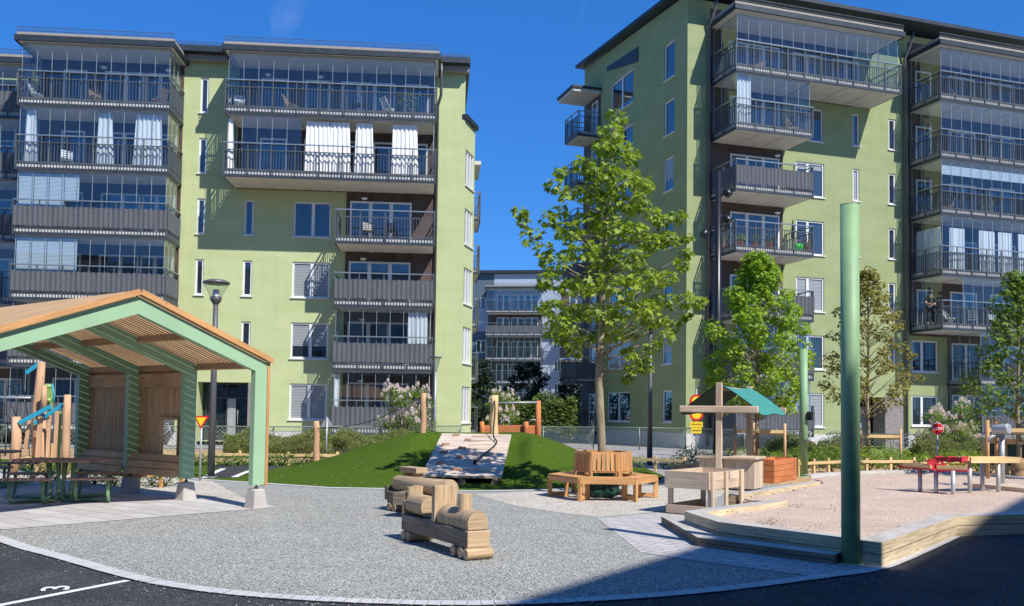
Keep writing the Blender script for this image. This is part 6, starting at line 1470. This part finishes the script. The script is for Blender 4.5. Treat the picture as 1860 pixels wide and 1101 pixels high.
x = f2.at(1440, 450, 1.4)[0]; t = thing('parasol', 'closed dark parasol standing on the plant filled balcony', 'parasol', f2.world(x, -1.4, ZP[3]+fz)); mb = MB(); mb.tube([(0, 0, 0), (0, 0, 1.75)], .02, 8); mb.build('pole', M['steel_d'], t); mb = MB(); mb.lathe([(.03, .75), (.1, .85), (.07, 1.3), (.02, 1.75), (0, 1.78)], 10); mb.build('folded_cloth', M['black_pole'], t)
x = f2.at(1795, 400, 1.4)[0]; pot_plant('green house plant on the middle right balcony under the white blind', f2, x, -1.4, ZR[4]+fz, 1.3, h=.9, leaves=150, lmx='leaf2')
x = f2.at(1345, 790, 2.0)[0]; t = thing('flower_box', 'orange flowers in a box on the ground floor balcony seen under the stall canopy', 'flower box', f2.world(x, -2.15, ZP[0]+1.36)); mb = MB(); mb.box(-.4, -.08, 0, .4, .08, .14); mb.build('box', M['steel_d'], t); L_ = LM(); [L_.clump(Vector((-.3+.15*i, 0, .22)), .1, 30, .05, OVAL) for i in range(5)]; L_.build('flowers', M['flower'], t)
x, y = X1(572, 5, .9); t = thing('balcony_table', 'small dark table in the middle of the top wide balcony', 'table', f1.world(U1(655, .9, 190), -.9, Z1[5]+fz)); mb = MB(); mb.box(-.5, -.35, .70, .5, .35, .73); mb.build('table_top', M['steel_d'], t)
for sx in (-.45, .45):
    for sy in (-.3, .3): mb = MB(); mb.box(sx-.02, sy-.02, 0, sx+.02, sy+.02, .698); mb.build('leg', M['steel_d'], t)
# ================================================================ MAN ON THE RIGHT BALCONY
def skin(name, V, E, Rr, m, par, sub=1):
    me = bpy.data.meshes.new(name); me.from_pydata(V, E, []); o = bpy.data.objects.new(name, me); C.objects.link(o); md = o.modifiers.new('skin', 'SKIN'); sv = me.skin_vertices[0].data
    for i, r_ in enumerate(Rr): sv[i].radius = (r_, r_) if not isinstance(r_, tuple) else r_
    sv[0].use_root = True; md.use_smooth_shade = True; s_ = o.modifiers.new('sub', 'SUBSURF'); s_.levels = s_.render_levels = sub
    dg = bpy.context.evaluated_depsgraph_get(); m2 = bpy.data.meshes.new_from_object(o.evaluated_get(dg)); bpy.data.objects.remove(o); m2.name = name
    o = bpy.data.objects.new(name, m2); C.objects.link(o); m2.materials.clear(); m2.materials.append(m)
    if par is not None: o.parent = par
    return o
xm_, _z = f2.at(1690, 560, 1.75)
V = [(0, 0, .98), (0, .0, 1.12), (0, -.01, 1.32), (0, -.02, 1.46), (0, -.03, 1.53), (.0, -.05, 1.62), (0, -.06, 1.72), (0, -.145, 1.63),
     (.19, -.02, 1.43), (.25, -.04, 1.16), (.16, -.26, 1.06), (.10, -.33, 1.05), (-.19, -.02, 1.43), (-.26, -.05, 1.17), (-.14, -.27, 1.08), (-.07, -.34, 1.08),
     (.10, 0, .92), (.12, -.02, .50), (.13, .02, .09), (.14, -.13, .03), (-.10, 0, .92), (-.12, -.04, .50), (-.13, .01, .09), (-.14, -.14, .03)]
E_ = [(0, 1), (1, 2), (2, 3), (3, 4), (4, 5), (5, 6), (5, 7), (3, 8), (8, 9), (9, 10), (10, 11), (3, 12), (12, 13), (13, 14), (14, 15), (0, 16), (16, 17), (17, 18), (18, 19), (0, 20), (20, 21), (21, 22), (22, 23)]
Rr = [.14, .135, .15, .09, .055, .095, .07, .02, .06, .048, .034, .04, .06, .048, .034, .04, .09, .062, .045, .035, .09, .062, .045, .035]
pe = thing('person', 'man in olive t-shirt and dark cap standing at the open balcony rail', 'person', f2.world(xm_, -1.75, ZR[2]+.365), f2.yaw-.5)
skin('body', V, E_, Rr, M['skin'], pe)
for hx, s_ in ((.10, 1), (-.07, -1)):
    for k in range(4): mb = MB(); a = Vector((hx-s_*.015*k+s_*.02, -.345, 1.055+.004*k)); mb.tube([a, a+Vector((-s_*.012, -.045, -.01)), a+Vector((-s_*.02, -.065-.004*(k % 2), -.04))], .0095, 6); mb.build('finger', M['skin'], pe)
    mb = MB(); a = Vector((hx-s_*.03, -.315, 1.075)); mb.tube([a, a+Vector((-s_*.04, -.02, .012))], .011, 6); mb.build('thumb', M['skin'], pe)
skin('shirt', [V[0], V[1], V[2], V[3], (.19, -.02, 1.43), (.235, -.035, 1.24), (-.19, -.02, 1.43), (-.24, -.04, 1.25)], [(0, 1), (1, 2), (2, 3), (3, 4), (4, 5), (3, 6), (6, 7)], [.165, .158, .172, .105, .085, .075, .085, .075], M['shirt'], pe)
skin('trousers', [(0, 0, .97), (.10, 0, .90), (.12, -.02, .50), (.13, .02, .11), (-.10, 0, .90), (-.12, -.04, .50), (-.13, .01, .11)], [(0, 1), (1, 2), (2, 3), (0, 4), (4, 5), (5, 6)], [.155, .11, .085, .07, .11, .085, .07], M['trousers'], pe)
mb = MB(); mb.lathe([(.108, 1.68), (.112, 1.74), (.08, 1.80), (0, 1.82)], 16, (0, -.05, 0)); mb.box(-.07, -.22, 1.685, .07, -.13, 1.70); mb.build('cap', M['black_pole'], pe)
for s_ in (-1, 1): mb = MB(); mb.tube([(s_*.035, -.142, 1.665), (s_*.035, -.15, 1.665)], .012, 8); mb.build('eye', M['signblack'], pe)
mb = MB(); mb.box(-.03, -.15, 1.575, .03, -.135, 1.585); mb.build('mouth', M['redp'], pe)
